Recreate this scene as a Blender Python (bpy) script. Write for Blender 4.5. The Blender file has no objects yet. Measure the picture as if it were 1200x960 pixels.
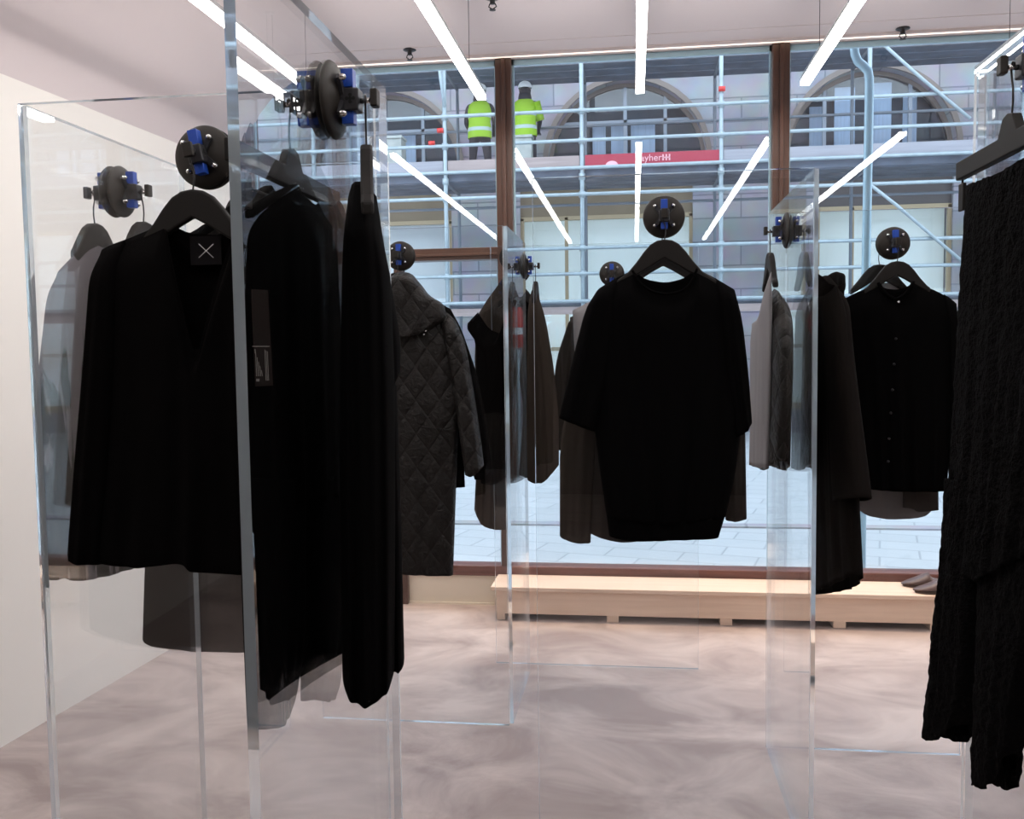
import bpy, bmesh, math, random
from mathutils import Vector, Matrix, noise as mnoise

# ------------------------------------------------------------------ camera
F, VX, VY, ROLL, EYE = 1080.0, 743.0, 407.0, 0.0045, 1.5
_Y = Vector((VX-600, VY-480, F)).normalized()
_U = Vector((-math.sin(ROLL), -math.cos(ROLL), 0)); _U = (_U - _Y*_U.dot(_Y)).normalized()
_X = _Y.cross(_U)
if _X.x < 0: _X = -_X
scene = bpy.context.scene
cd = bpy.data.cameras.new('camera'); cam = bpy.data.objects.new('camera', cd)
scene.collection.objects.link(cam); scene.camera = cam
cd.sensor_width = 36; cd.lens = F*36/1200; cd.clip_start = .05; cd.clip_end = 200
rt = Vector((_X.x, _Y.x, _U.x)); up = -Vector((_X.y, _Y.y, _U.y)); fw = Vector((_X.z, _Y.z, _U.z))
M4 = Matrix(((rt.x, up.x, -fw.x, 0), (rt.y, up.y, -fw.y, 0), (rt.z, up.z, -fw.z, EYE), (0, 0, 0, 1)))
cam.matrix_world = M4

def at(px, py, x=None, y=None, z=None):
    """world point seen at photo pixel px,py on the plane x=, y= or z= const"""
    d = Vector((px-600, py-480, F)); d = Vector((d.dot(_X), d.dot(_Y), d.dot(_U)))
    t = y/d.y if y is not None else (x/d.x if x is not None else (z-EYE)/d.z)
    return Vector((0, 0, EYE)) + d*t

# ------------------------------------------------------------------ world, exposure, lamps
world = bpy.data.worlds.new('sky'); scene.world = world; world.use_nodes = True
bg = world.node_tree.nodes['Background']
bg.inputs[0].default_value = (.76, .87, 1.0, 1); bg.inputs[1].default_value = 3.7
scene.view_settings.view_transform = 'Standard'; scene.view_settings.look = 'None'
scene.view_settings.gamma = 1; scene.view_settings.use_curve_mapping = False
scene.view_settings.exposure = 0.0
STRIP_POWER = 21.0
SLOT_POWER = 1.2
SLOT_WATTS = 34
scene.cycles.use_denoising = True
scene.cycles.max_bounces = 14; scene.cycles.transparent_max_bounces = 48
scene.cycles.transmission_bounces = 12; scene.cycles.glossy_bounces = 8; scene.cycles.diffuse_bounces = 4
scene.cycles.caustics_refractive = True; scene.cycles.sample_clamp_indirect = 6

# ------------------------------------------------------------------ materials
MAT = {}
def nt(name):
    m = bpy.data.materials.new(name); m.use_nodes = True
    MAT[name] = m
    return m, m.node_tree, m.node_tree.nodes['Principled BSDF']
def N(t, kind, **kw):
    n = t.nodes.new(kind)
    for k, v in kw.items(): setattr(n, k, v)
    return n
def lk(t, a, b): t.links.new(a, b)
def plain(name, col, rough=.6, metal=0, spec=.5, bump=0, scale=200, var=0, stretch=(1, 1, 1)):
    m, t, b = nt(name)
    b.inputs['Base Color'].default_value = (*col, 1); b.inputs['Roughness'].default_value = rough
    b.inputs['Metallic'].default_value = metal; b.inputs['Specular IOR Level'].default_value = spec
    if bump or var:
        tc = N(t, 'ShaderNodeTexCoord'); mp = N(t, 'ShaderNodeMapping'); mp.inputs['Scale'].default_value = stretch
        ns = N(t, 'ShaderNodeTexNoise'); ns.inputs['Scale'].default_value = scale; ns.inputs['Detail'].default_value = 4
        lk(t, tc.outputs['Object'], mp.inputs[0]); lk(t, mp.outputs[0], ns.inputs['Vector'])
        if bump:
            bp = N(t, 'ShaderNodeBump'); bp.inputs['Strength'].default_value = bump; bp.inputs['Distance'].default_value = .002
            lk(t, ns.outputs['Fac'], bp.inputs['Height']); lk(t, bp.outputs[0], b.inputs['Normal'])
        if var:
            r = N(t, 'ShaderNodeValToRGB')
            r.color_ramp.elements[0].position = .3; r.color_ramp.elements[1].position = .7
            r.color_ramp.elements[0].color = (*[c*(1-var) for c in col], 1); r.color_ramp.elements[1].color = (*[min(1, c*(1+var)) for c in col], 1)
            lk(t, ns.outputs['Fac'], r.inputs[0]); lk(t, r.outputs[0], b.inputs['Base Color'])
    return m
def emit(name, col, s):
    m, t, b = nt(name)
    b.inputs['Base Color'].default_value = (.8, .8, .8, 1)
    b.inputs['Emission Color'].default_value = (*col, 1); b.inputs['Emission Strength'].default_value = s
    return m
def clear(name, tint=(.985, .99, .99), r0=.04, k=1.0):
    """flat polished sheet: transparent with an angle dependent mirror, same from both sides"""
    m, t, b = nt(name); t.nodes.remove(b)
    out = t.nodes['Material Output']
    g = N(t, 'ShaderNodeNewGeometry'); d = N(t, 'ShaderNodeVectorMath', operation='DOT_PRODUCT')
    lk(t, g.outputs['Incoming'], d.inputs[0]); lk(t, g.outputs['Normal'], d.inputs[1])
    a = N(t, 'ShaderNodeMath', operation='ABSOLUTE'); lk(t, d.outputs['Value'], a.inputs[0])
    s = N(t, 'ShaderNodeMath', operation='SUBTRACT'); s.inputs[0].default_value = 1; lk(t, a.outputs[0], s.inputs[1]); s.use_clamp = True
    p = N(t, 'ShaderNodeMath', operation='POWER'); p.inputs[1].default_value = 4.2; lk(t, s.outputs[0], p.inputs[0])
    q = N(t, 'ShaderNodeMath', operation='MULTIPLY_ADD'); q.inputs[1].default_value = (1-r0)*k; q.inputs[2].default_value = r0
    lk(t, p.outputs[0], q.inputs[0])
    tr = N(t, 'ShaderNodeBsdfTransparent'); tr.inputs[0].default_value = (*tint, 1)
    gl = N(t, 'ShaderNodeBsdfGlossy'); gl.inputs['Roughness'].default_value = 0.0; gl.inputs[0].default_value = (1, 1, 1, 1)
    mx = N(t, 'ShaderNodeMixShader'); lk(t, q.outputs[0], mx.inputs[0]); lk(t, tr.outputs[0], mx.inputs[1]); lk(t, gl.outputs[0], mx.inputs[2])
    lk(t, mx.outputs[0], out.inputs[0])
    return m
def fabric(name, col, rough=.95, scale=900, bump=.25, sheen=.0):
    m = plain(name, col, rough, 0, .03, bump, scale)
    b = m.node_tree.nodes['Principled BSDF']
    b.inputs['Sheen Weight'].default_value = sheen
    return m
fabric('black_jersey', (.0018, .0016, .0018))
fabric('black_wool', (.0024, .0020, .0021), bump=.5, scale=500)
fabric('brown_black_cloth', (.0075, .006, .0055))
fabric('taupe_cloth', (.028, .022, .018))
fabric('brown_cloth', (.022, .018, .016))
fabric('grey_cloth', (.10, .095, .10))
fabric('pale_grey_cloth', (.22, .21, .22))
fabric('lining_cloth', (.010, .009, .010), rough=.5)
fabric('tag_card', (.022, .017, .016), rough=.7)
plain('white_print', (.75, .75, .75), .6)
plain('small_grey_print', (.25, .24, .23), .6)
plain('rubber', (.014, .011, .009), .5, 0, .3, .1, 300)
plain('bracket_metal', (.022, .022, .026), .4, .2, .4)
plain('blue_plastic', (.008, .055, .36), .35)
plain('steel', (.55, .55, .55), .2, 1)
plain('dark_wire', (.02, .018, .018), .35, .5)
plain('hanger_plastic', (.0075, .006, .0055), .6, 0, .2)
plain('gap_shade', (.002, .002, .002), .9)  # near-black standing for the shade inside holes and gaps
plain('ceiling_paint', (.60, .53, .53), .9, bump=.08, scale=60)
plain('wall_paint', (.80, .765, .72), .85, bump=.1, scale=40)
plain('dark_back_wall', (.20, .18, .17), .8)  # unseen wall kept dark to weaken reflections in the clear panels
plain('plinth_paint', (.80, .72, .60), .8)
plain('alu', (.6, .6, .6), .4, .6)
plain('galvanized', (.34, .41, .45), .35, .15, .5, var=.12, scale=9)
plain('dull_tube', (.20, .23, .27), .5, .1)
plain('pipe_paint', (.30, .44, .52), .35, .2)
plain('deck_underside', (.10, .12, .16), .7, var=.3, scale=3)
plain('toe_board', (.36, .29, .28), .75, var=.15, scale=4, stretch=(.3, 1, 6))
plain('pale_toe_board', (.32, .32, .36), .75, var=.1, scale=4, stretch=(.3, 1, 6))
plain('red_banner', (.36, .03, .06), .6)
plain('banner_letters', (.80, .45, .50), .6)
plain('window_frame_paint', (.30, .34, .40), .5)
plain('shop_fascia', (.20, .155, .10), .6, var=.1, scale=2)
plain('dark_fascia', (.085, .075, .075), .6)
plain('shop_frame', (.42, .33, .21), .5)
emit('shop_back_glow', (.80, .92, .86), .34)  # glow standing in for the lit shop interior
emit('shop_dim_glow', (.6, .62, .7), .12)  # weaker glow for a dimmer shop interior
plain('arch_back', (.035, .045, .065), .6)
plain('curtain', (.42, .50, .64), .9, var=.12, scale=14, stretch=(3, 1, .1))
plain('arch_frame', (.22, .18, .16), .6)
plain('skin', (.55, .34, .25), .6)
plain('work_cloth', (.035, .033, .042), .9)
plain('reflective_tape', (.42, .52, .50), .5)
plain('helmet', (.80, .80, .80), .4)
plain('hivis', (.30, .52, .02), .7)
plain('grey_case', (.45, .48, .46), .7, var=.12, scale=8)
plain('sign_red', (.62, .03, .025), .4)
plain('sign_white', (.8, .8, .8), .4)
plain('shoe_leather', (.085, .052, .050), .38, var=.2, scale=20)
plain('shoe_sole', (.06, .03, .02), .7)
clear('acrylic', (.985, .99, .992), .040)
clear('window_glass', (.96, .985, .995), .042)
emit('led', (1, .965, .93), STRIP_POWER)
emit('slot_led', (1, .84, .66), SLOT_POWER)
emit('shop_lamp', (1, .80, .5), 3.0)
# acrylic edge: refraction, with pale diffuse mixed in so it looks lit
m, t, b = nt('acrylic_edge')
b.inputs['Base Color'].default_value = (.86, .93, .98, 1); b.inputs['Roughness'].default_value = .03
b.inputs['Transmission Weight'].default_value = 1; b.inputs['IOR'].default_value = 1.49
df = N(t, 'ShaderNodeBsdfDiffuse'); df.inputs[0].default_value = (.72, .84, .95, 1)
mx = N(t, 'ShaderNodeMixShader'); mx.inputs[0].default_value = .28
lk(t, b.outputs[0], mx.inputs[1]); lk(t, df.outputs[0], mx.inputs[2]); lk(t, mx.outputs[0], t.nodes['Material Output'].inputs[0])
# wood
def wood(name, c1, c2, rough, axis, scale=6, coat=0):
    m, t, b = nt(name)
    tc = N(t, 'ShaderNodeTexCoord'); mp = N(t, 'ShaderNodeMapping')
    s = [18, 18, 18]; s[axis] = .9; mp.inputs['Scale'].default_value = s
    ns = N(t, 'ShaderNodeTexNoise'); ns.inputs['Scale'].default_value = scale; ns.inputs['Detail'].default_value = 5; ns.inputs['Distortion'].default_value = .6
    r = N(t, 'ShaderNodeValToRGB'); r.color_ramp.elements[0].position = .32; r.color_ramp.elements[1].position = .68
    r.color_ramp.elements[0].color = (*c1, 1); r.color_ramp.elements[1].color = (*c2, 1)
    lk(t, tc.outputs['Object'], mp.inputs[0]); lk(t, mp.outputs[0], ns.inputs['Vector']); lk(t, ns.outputs['Fac'], r.inputs[0])
    lk(t, r.outputs[0], b.inputs['Base Color']); b.inputs['Roughness'].default_value = rough
wood('mullion_wood', (.042, .017, .010), (.075, .032, .020), .35, 2, 3)
wood('transom_wood', (.055, .026, .017), (.095, .045, .030), .35, 0, 3)
wood('sill_wood', (.10, .035, .028), (.17, .065, .055), .4, 0, 3)
wood('birch', (.70, .53, .42), (.78, .61, .49), .5, 0, 2)
# concrete floor
m, t, b = nt('floor_concrete')
tc = N(t, 'ShaderNodeTexCoord'); mp = N(t, 'ShaderNodeMapping'); mp.inputs['Scale'].default_value = (1.0, 1.35, 1); mp.inputs['Rotation'].default_value = (0, 0, .35)
ns = N(t, 'ShaderNodeTexNoise'); ns.inputs['Scale'].default_value = 1.9; ns.inputs['Detail'].default_value = 7; ns.inputs['Roughness'].default_value = .6; ns.inputs['Distortion'].default_value = .9
n2 = N(t, 'ShaderNodeTexNoise'); n2.inputs['Scale'].default_value = 9; n2.inputs['Detail'].default_value = 5
r = N(t, 'ShaderNodeValToRGB'); r.color_ramp.elements[0].position = .36; r.color_ramp.elements[1].position = .64
r.color_ramp.elements[0].color = (.31, .245, .232, 1); r.color_ramp.elements[1].color = (.56, .475, .45, 1)
mr = N(t, 'ShaderNodeMapRange'); mr.inputs[3].default_value = .28; mr.inputs[4].default_value = .5
lk(t, tc.outputs['Object'], mp.inputs[0]); lk(t, mp.outputs[0], ns.inputs['Vector']); lk(t, tc.outputs['Object'], n2.inputs['Vector'])
lk(t, ns.outputs['Fac'], r.inputs[0]); lk(t, r.outputs[0], b.inputs['Base Color']); lk(t, n2.outputs['Fac'], mr.inputs[0]); lk(t, mr.outputs[0], b.inputs['Roughness'])
# stone facade
m, t, b = nt('facade_stone')
tc = N(t, 'ShaderNodeTexCoord'); sx = N(t, 'ShaderNodeSeparateXYZ'); cx = N(t, 'ShaderNodeCombineXYZ')
br = N(t, 'ShaderNodeTexBrick'); br.inputs['Scale'].default_value = 1; br.inputs['Brick Width'].default_value = .95; br.inputs['Row Height'].default_value = .42
br.inputs['Mortar Size'].default_value = .012; br.inputs['Color1'].default_value = (.30, .29, .33, 1); br.inputs['Color2'].default_value = (.38, .36, .40, 1); br.inputs['Mortar'].default_value = (.19, .19, .23, 1)
ns = N(t, 'ShaderNodeTexNoise'); ns.inputs['Scale'].default_value = 2.5; ns.inputs['Detail'].default_value = 6
mx = N(t, 'ShaderNodeMixRGB', blend_type='MULTIPLY'); mx.inputs[0].default_value = .55
lk(t, tc.outputs['Object'], sx.inputs[0]); lk(t, sx.outputs['X'], cx.inputs['X']); lk(t, sx.outputs['Z'], cx.inputs['Y'])
lk(t, cx.outputs[0], br.inputs['Vector']); lk(t, tc.outputs['Object'], ns.inputs['Vector'])
lk(t, br.outputs['Color'], mx.inputs[1]); lk(t, ns.outputs['Color'], mx.inputs[2])
gm = N(t, 'ShaderNodeGamma'); gm.inputs[1].default_value = .8; lk(t, mx.outputs[0], gm.inputs[0])
lk(t, gm.outputs[0], b.inputs['Base Color']); b.inputs['Roughness'].default_value = .9
bp = N(t, 'ShaderNodeBump'); bp.inputs['Distance'].default_value = .02; lk(t, br.outputs['Fac'], bp.inputs['Height']); bp.invert = True; lk(t, bp.outputs[0], b.inputs['Normal'])
# street pavers
m, t, b = nt('street_pavers')
tc = N(t, 'ShaderNodeTexCoord'); mp = N(t, 'ShaderNodeMapping'); mp.inputs['Rotation'].default_value = (0, 0, .25)
br = N(t, 'ShaderNodeTexBrick'); br.inputs['Scale'].default_value = 1; br.inputs['Brick Width'].default_value = .55; br.inputs['Row Height'].default_value = .3; br.inputs['Mortar Size'].default_value = .008
br.inputs['Color1'].default_value = (.44, .47, .49, 1); br.inputs['Color2'].default_value = (.50, .53, .55, 1); br.inputs['Mortar'].default_value = (.30, .33, .36, 1)
lk(t, tc.outputs['Object'], mp.inputs[0]); lk(t, mp.outputs[0], br.inputs['Vector']); lk(t, br.outputs['Color'], b.inputs['Base Color']); b.inputs['Roughness'].default_value = .45
# quilting: diamond stitch lines as relief
def quilt(name, col, axis):
    m, t, b = nt(name)
    b.inputs['Base Color'].default_value = (*col, 1); b.inputs['Roughness'].default_value = .5; b.inputs['Specular IOR Level'].default_value = .25
    tc = N(t, 'ShaderNodeTexCoord'); sx = N(t, 'ShaderNodeSeparateXYZ'); lk(t, tc.outputs['Object'], sx.inputs[0])
    ws = []
    for sg in (1, -1):
        h = N(t, 'ShaderNodeMath', operation='MULTIPLY'); h.inputs[1].default_value = 34; lk(t, sx.outputs[axis], h.inputs[0])
        v = N(t, 'ShaderNodeMath', operation='MULTIPLY_ADD'); v.inputs[1].default_value = 24*sg; lk(t, sx.outputs['Z'], v.inputs[0]); lk(t, h.outputs[0], v.inputs[2])
        s = N(t, 'ShaderNodeMath', operation='SINE'); lk(t, v.outputs[0], s.inputs[0])
        a = N(t, 'ShaderNodeMath', operation='ABSOLUTE'); lk(t, s.outputs[0], a.inputs[0])
        p = N(t, 'ShaderNodeMath', operation='POWER'); p.inputs[1].default_value = .35; lk(t, a.outputs[0], p.inputs[0]); ws.append(p)
    mu = N(t, 'ShaderNodeMath', operation='MULTIPLY'); lk(t, ws[0].outputs[0], mu.inputs[0]); lk(t, ws[1].outputs[0], mu.inputs[1])
    ns = N(t, 'ShaderNodeTexNoise'); ns.inputs['Scale'].default_value = 38; ns.inputs['Detail'].default_value = 5; ns.inputs['Distortion'].default_value = 1.2; lk(t, tc.outputs['Object'], ns.inputs['Vector'])
    ad = N(t, 'ShaderNodeMath', operation='ADD'); lk(t, mu.outputs[0], ad.inputs[0]); lk(t, ns.outputs['Fac'], ad.inputs[1])
    bp = N(t, 'ShaderNodeBump'); bp.inputs['Strength'].default_value = .9; bp.inputs['Distance'].default_value = .010
    lk(t, ad.outputs[0], bp.inputs['Height']); lk(t, bp.outputs[0], b.inputs['Normal'])
quilt('quilted_cloth', (.0060, .0046, .0042), 'X'); quilt('quilted_cloth_side', (.013, .011, .010), 'Y')
# fuzzy chenille
m, t, b = nt('fuzzy_chenille'); b.inputs['Base Color'].default_value = (.0016, .0014, .0016, 1); b.inputs['Roughness'].default_value = 1; b.inputs['Specular IOR Level'].default_value = .05
tc = N(t, 'ShaderNodeTexCoord'); ns = N(t, 'ShaderNodeTexNoise'); ns.inputs['Scale'].default_value = 130; ns.inputs['Detail'].default_value = 6
lk(t, tc.outputs['Object'], ns.inputs['Vector']); bp = N(t, 'ShaderNodeBump'); bp.inputs['Distance'].default_value = .01; lk(t, ns.outputs['Fac'], bp.inputs['Height']); lk(t, bp.outputs[0], b.inputs['Normal'])
# reflections painted into the cloth: black streaks below chest height, grey above
m, t, b = nt('painted_reflection_cloth'); b.inputs['Roughness'].default_value = .9; b.inputs['Specular IOR Level'].default_value = .1
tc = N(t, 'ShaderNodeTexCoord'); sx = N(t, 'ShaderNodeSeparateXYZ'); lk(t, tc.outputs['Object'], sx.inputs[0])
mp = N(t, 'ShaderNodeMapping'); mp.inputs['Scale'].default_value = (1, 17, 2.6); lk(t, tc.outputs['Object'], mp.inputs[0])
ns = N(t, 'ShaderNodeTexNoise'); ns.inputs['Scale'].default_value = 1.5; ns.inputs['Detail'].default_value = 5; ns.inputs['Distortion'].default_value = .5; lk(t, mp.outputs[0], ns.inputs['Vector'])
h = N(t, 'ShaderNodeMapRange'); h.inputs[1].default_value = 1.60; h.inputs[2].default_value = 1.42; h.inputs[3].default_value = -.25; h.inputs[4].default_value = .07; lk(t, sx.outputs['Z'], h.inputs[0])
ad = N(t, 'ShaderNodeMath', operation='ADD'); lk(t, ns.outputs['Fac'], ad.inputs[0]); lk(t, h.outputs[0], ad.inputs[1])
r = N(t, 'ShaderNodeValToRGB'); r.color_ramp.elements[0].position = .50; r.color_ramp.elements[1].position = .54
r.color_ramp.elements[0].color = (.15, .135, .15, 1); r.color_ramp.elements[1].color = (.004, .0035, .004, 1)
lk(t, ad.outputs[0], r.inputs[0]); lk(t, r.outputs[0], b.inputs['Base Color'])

# ------------------------------------------------------------------ mesh helpers
class MB:
    def __init__(s): s.bm = bmesh.new()
    def box(s, lo, hi, mi=0):
        lo, hi = Vector(lo), Vector(hi)
        v = [s.bm.verts.new((x, y, z)) for x in (lo.x, hi.x) for y in (lo.y, hi.y) for z in (lo.z, hi.z)]
        for f in ((0, 1, 3, 2), (4, 6, 7, 5), (0, 4, 5, 1), (2, 3, 7, 6), (0, 2, 6, 4), (1, 5, 7, 3)):
            s.bm.faces.new([v[i] for i in f]).material_index = mi
        return s
    def cyl(s, a, b_, r, n=12, r2=None, mi=0):
        a, b_ = Vector(a), Vector(b_); d = (b_-a).normalized()
        u = d.orthogonal().normalized(); w = d.cross(u); r2 = r if r2 is None else r2
        ra = [s.bm.verts.new(a + (u*math.cos(2*math.pi*i/n) + w*math.sin(2*math.pi*i/n))*r) for i in range(n)]
        rb = [s.bm.verts.new(b_ + (u*math.cos(2*math.pi*i/n) + w*math.sin(2*math.pi*i/n))*r2) for i in range(n)]
        for i in range(n):
            f = s.bm.faces.new((ra[i], ra[(i+1) % n], rb[(i+1) % n], rb[i])); f.smooth = True; f.material_index = mi
        s.bm.faces.new(ra[::-1]); s.bm.faces.new(rb)
        return s
    def tube(s, pts, r, n=10):
        pts = [Vector(p) for p in pts]; rings = []
        u = None
        for i, p in enumerate(pts):
            d = (pts[min(i+1, len(pts)-1)] - pts[max(i-1, 0)]).normalized()
            u = d.orthogonal().normalized() if u is None else (u - d*u.dot(d)).normalized()
            w = d.cross(u)
            rings.append([s.bm.verts.new(p + (u*math.cos(2*math.pi*k/n) + w*math.sin(2*math.pi*k/n))*r) for k in range(n)])
        for a, b_ in zip(rings, rings[1:]):
            for k in range(n):
                f = s.bm.faces.new((a[k], a[(k+1) % n], b_[(k+1) % n], b_[k])); f.smooth = True
        s.bm.faces.new(rings[0][::-1]); s.bm.faces.new(rings[-1])
        return s
    def lathe(s, prof, origin, axis, n=40):
        """prof: list of (radius, distance along axis)"""
        o, ax = Vector(origin), Vector(axis).normalized(); u = ax.orthogonal().normalized(); w = ax.cross(u); rings = []
        for (r, h) in prof:
            if r < 1e-5: rings.append([s.bm.verts.new(o + ax*h)])
            else: rings.append([s.bm.verts.new(o + ax*h + (u*math.cos(2*math.pi*k/n) + w*math.sin(2*math.pi*k/n))*r) for k in range(n)])
        for a, b_ in zip(rings, rings[1:]):
            for k in range(n):
                if len(a) == 1 and len(b_) == 1: continue
                if len(a) == 1: f = s.bm.faces.new((a[0], b_[k], b_[(k+1) % n]))
                elif len(b_) == 1: f = s.bm.faces.new((a[k], b_[0], a[(k+1) % n]))
                else: f = s.bm.faces.new((a[k], b_[k], b_[(k+1) % n], a[(k+1) % n]))
                f.smooth = True
        return s
    def prism(s, pts, d):
        """closed polygon of 3D points pushed by vector d"""
        d = Vector(d); a = [s.bm.verts.new(Vector(p)) for p in pts]; b_ = [s.bm.verts.new(Vector(p)+d) for p in pts]
        n = len(pts); s.bm.faces.new(a); s.bm.faces.new(b_[::-1])
        for i in range(n): s.bm.faces.new((a[i], b_[i], b_[(i+1) % n], a[(i+1) % n]))
        return s
    def loft(s, rings, cap=True):
        rr = [[s.bm.verts.new(Vector(p)) for p in r] for r in rings]; n = len(rr[0])
        for a, b_ in zip(rr, rr[1:]):
            for k in range(n):
                f = s.bm.faces.new((a[k], a[(k+1) % n], b_[(k+1) % n], b_[k])); f.smooth = True
        if cap: s.bm.faces.new(rr[0][::-1]); s.bm.faces.new(rr[-1])
        return s
    def build(s, name, mat, parent=None, bevel=0, xf=None):
        if xf is not None: bmesh.ops.transform(s.bm, matrix=xf, verts=s.bm.verts)
        bmesh.ops.recalc_face_normals(s.bm, faces=s.bm.faces)
        me = bpy.data.meshes.new(name); s.bm.to_mesh(me); s.bm.free()
        for mm in (mat if isinstance(mat, (list, tuple)) else [mat]): me.materials.append(MAT[mm])
        o = bpy.data.objects.new(name, me); scene.collection.objects.link(o)
        if bevel:
            bv = o.modifiers.new('bevel', 'BEVEL'); bv.width = bevel; bv.segments = 2; bv.limit_method = 'ANGLE'
        if parent is not None: put(o, parent)
        return o
def put(o, parent):
    o.parent = parent; o.matrix_parent_inverse = Matrix.Translation(-parent_loc(parent))
def parent_loc(p):
    v = Vector(p.location)
    return v if p.parent is None else v  # parts carry no location of their own
def tag(o, label, cat, group=None, kind=None):
    o['label'] = label; o['category'] = cat
    if group: o['group'] = group
    if kind: o['kind'] = kind
    return o
def empty(name, loc, label, cat, group=None):
    o = bpy.data.objects.new(name, None); o.location = loc; o.empty_display_size = .05
    scene.collection.objects.link(o); tag(o, label, cat, group); return o
def struct(o): o['kind'] = 'structure'; return o
def B(name, mat, lo, hi, parent=None, bevel=0): return MB().box(lo, hi).build(name, mat, parent, bevel)

# ------------------------------------------------------------------ room shell
CEIL = 3.13; WY = 5.30
struct(B('floor', 'floor_concrete', (-3.4, -4.2, -.12), (3.9, WY+.12, 0)))
struct(B('ceiling', 'ceiling_paint', (-3.4, -4.2, CEIL), (3.9, WY-.02, CEIL+.25)))
wl = MB(); a, c = Vector((-2.85, -4.2, 0)), Vector((-2.285, WY, 0))
wl.prism([a, c, c+Vector((-.2, 0, 0)), a+Vector((-.2, 0, 0))], (0, 0, CEIL)); struct(wl.build('wall_left', 'wall_paint'))
cv = MB(); R_ = .55
def cpts(o_): return [o_+Vector((R_*(1-math.sin(a_)), 0, CEIL-R_*(1-math.cos(a_)))) for a_ in [math.pi/2*k/10 for k in range(11)]][::-1]
for p_, q_ in zip(list(zip(cpts(a), cpts(c))), list(zip(cpts(a), cpts(c)))[1:]):
    f = cv.bm.faces.new([cv.bm.verts.new(v) for v in (p_[0], p_[1], q_[1], q_[0])]); f.smooth = True
bmesh.ops.remove_doubles(cv.bm, verts=cv.bm.verts, dist=.001)
struct(cv.build('trim_8', 'ceiling_paint'))
struct(B('wall_right', 'wall_paint', (3.7, -4.2, 0), (3.9, WY, CEIL)))
struct(B('wall_back', 'dark_back_wall', (-3.4, -4.4, 0), (3.9, -4.2, CEIL)))
struct(B('wall_front', 'facade_stone', (-9, WY+.0, CEIL), (12, WY+.05, 8.5)))
# shop window: sill, posts, transom, panes
struct(B('trim_1', 'sill_wood', (-2.30, WY-.05, .175), (3.7, WY+.07, .235), bevel=.006))
def post(name, x, w, lo=.235, hi=CEIL):
    m = MB(); m.box((x-w/2, WY-.055, lo), (x+w/2, WY+.06, hi))
    m.box((x-w*.10, WY-.075, lo), (x+w*.14, WY-.055, hi))
    return struct(m.build(name, 'mullion_wood', bevel=.004))
xs = [at(591, 200, y=WY-.05).x, at(915, 150, y=WY-.05).x]
post('trim_2', xs[0], .092); post('trim_3', xs[1], .092); post('trim_4', xs[1]+(xs[1]-xs[0]), .092); post('trim_5', -2.26, .08)
tz0, tz1 = at(530, 305, y=WY-.04).z, at(530, 291, y=WY-.04).z
m = MB(); m.box((-2.25, WY-.05, tz0), (xs[0]-.046, WY+.05, tz1)); m.box((-2.25, WY-.065, tz0+.02), (xs[0]-.046, WY-.05, tz0+.035))
struct(m.build('trim_6', 'transom_wood', bevel=.003))
px_post = at(474, 690, y=WY-.05).x
struct(B('trim_7', 'mullion_wood', (px_post-.02, WY-.07, 0), (px_post+.025, WY+.02, tz0), bevel=.004))
edges_x = [-2.22, xs[0]-.046, xs[0]+.046, xs[1]-.046, xs[1]+.046, 2*xs[1]-xs[0]-.046, 2*xs[1]-xs[0]+.046, 3.7]
for i in range(4):
    x0, x1 = edges_x[2*i], edges_x[2*i+1]
    w = MB().box((x0, WY-.004, .235), (x1, WY+.004, CEIL)).build('window_%d' % (i+1), 'window_glass'); struct(w)
    fr = MB()
    for (lo, hi) in (((x0, WY-.012, .235), (x0+.010, WY+.012, CEIL)), ((x1-.010, WY-.012, .235), (x1, WY+.012, CEIL)), ((x0, WY-.012, CEIL-.03), (x1, WY+.012, CEIL))):
        fr.box(lo, hi)
    fr.build('glazing_bead', 'pipe_paint', w)
struct(B('wall_plinth', 'plinth_paint', (-2.3, WY-.03, 0), (3.7, WY+.1, .175)))
struct(B('baseboard_front', 'plinth_paint', (-2.28, WY-.042, 0), (-.82, WY-.03, .012)))
# lamp slot along the ceiling edge over the window
sl = empty('ceiling_slot_light', (.7, WY-.10, CEIL), 'thin warm light slot in the ceiling along the top of the shop window', 'light')
m = MB(); m.box((-2.2, WY-.135, CEIL-.012), (3.6, WY-.118, CEIL)); m.build('frame', 'ceiling_paint', sl)
B('diffuser', 'slot_led', (-2.2, WY-.112, CEIL-.004), (3.6, WY-.072, CEIL-.001), sl)

al = bpy.data.lights.new('slot_lamp', 'AREA'); al.shape = 'RECTANGLE'; al.size = 5.6; al.size_y = .03; al.energy = SLOT_WATTS; al.color = (1, .76, .56); al.spread = math.radians(75)
ao = bpy.data.objects.new('slot_lamp', al); scene.collection.objects.link(ao); ao.location = (.7, WY-.30, CEIL-.006); ao.parent = sl; ao.matrix_parent_inverse = Matrix.Translation(-Vector(sl.location))
B('lamp_trim', 'ceiling_paint', (-2.1, WY-.32, CEIL-.0025), (3.5, WY-.28, CEIL), sl)

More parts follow.
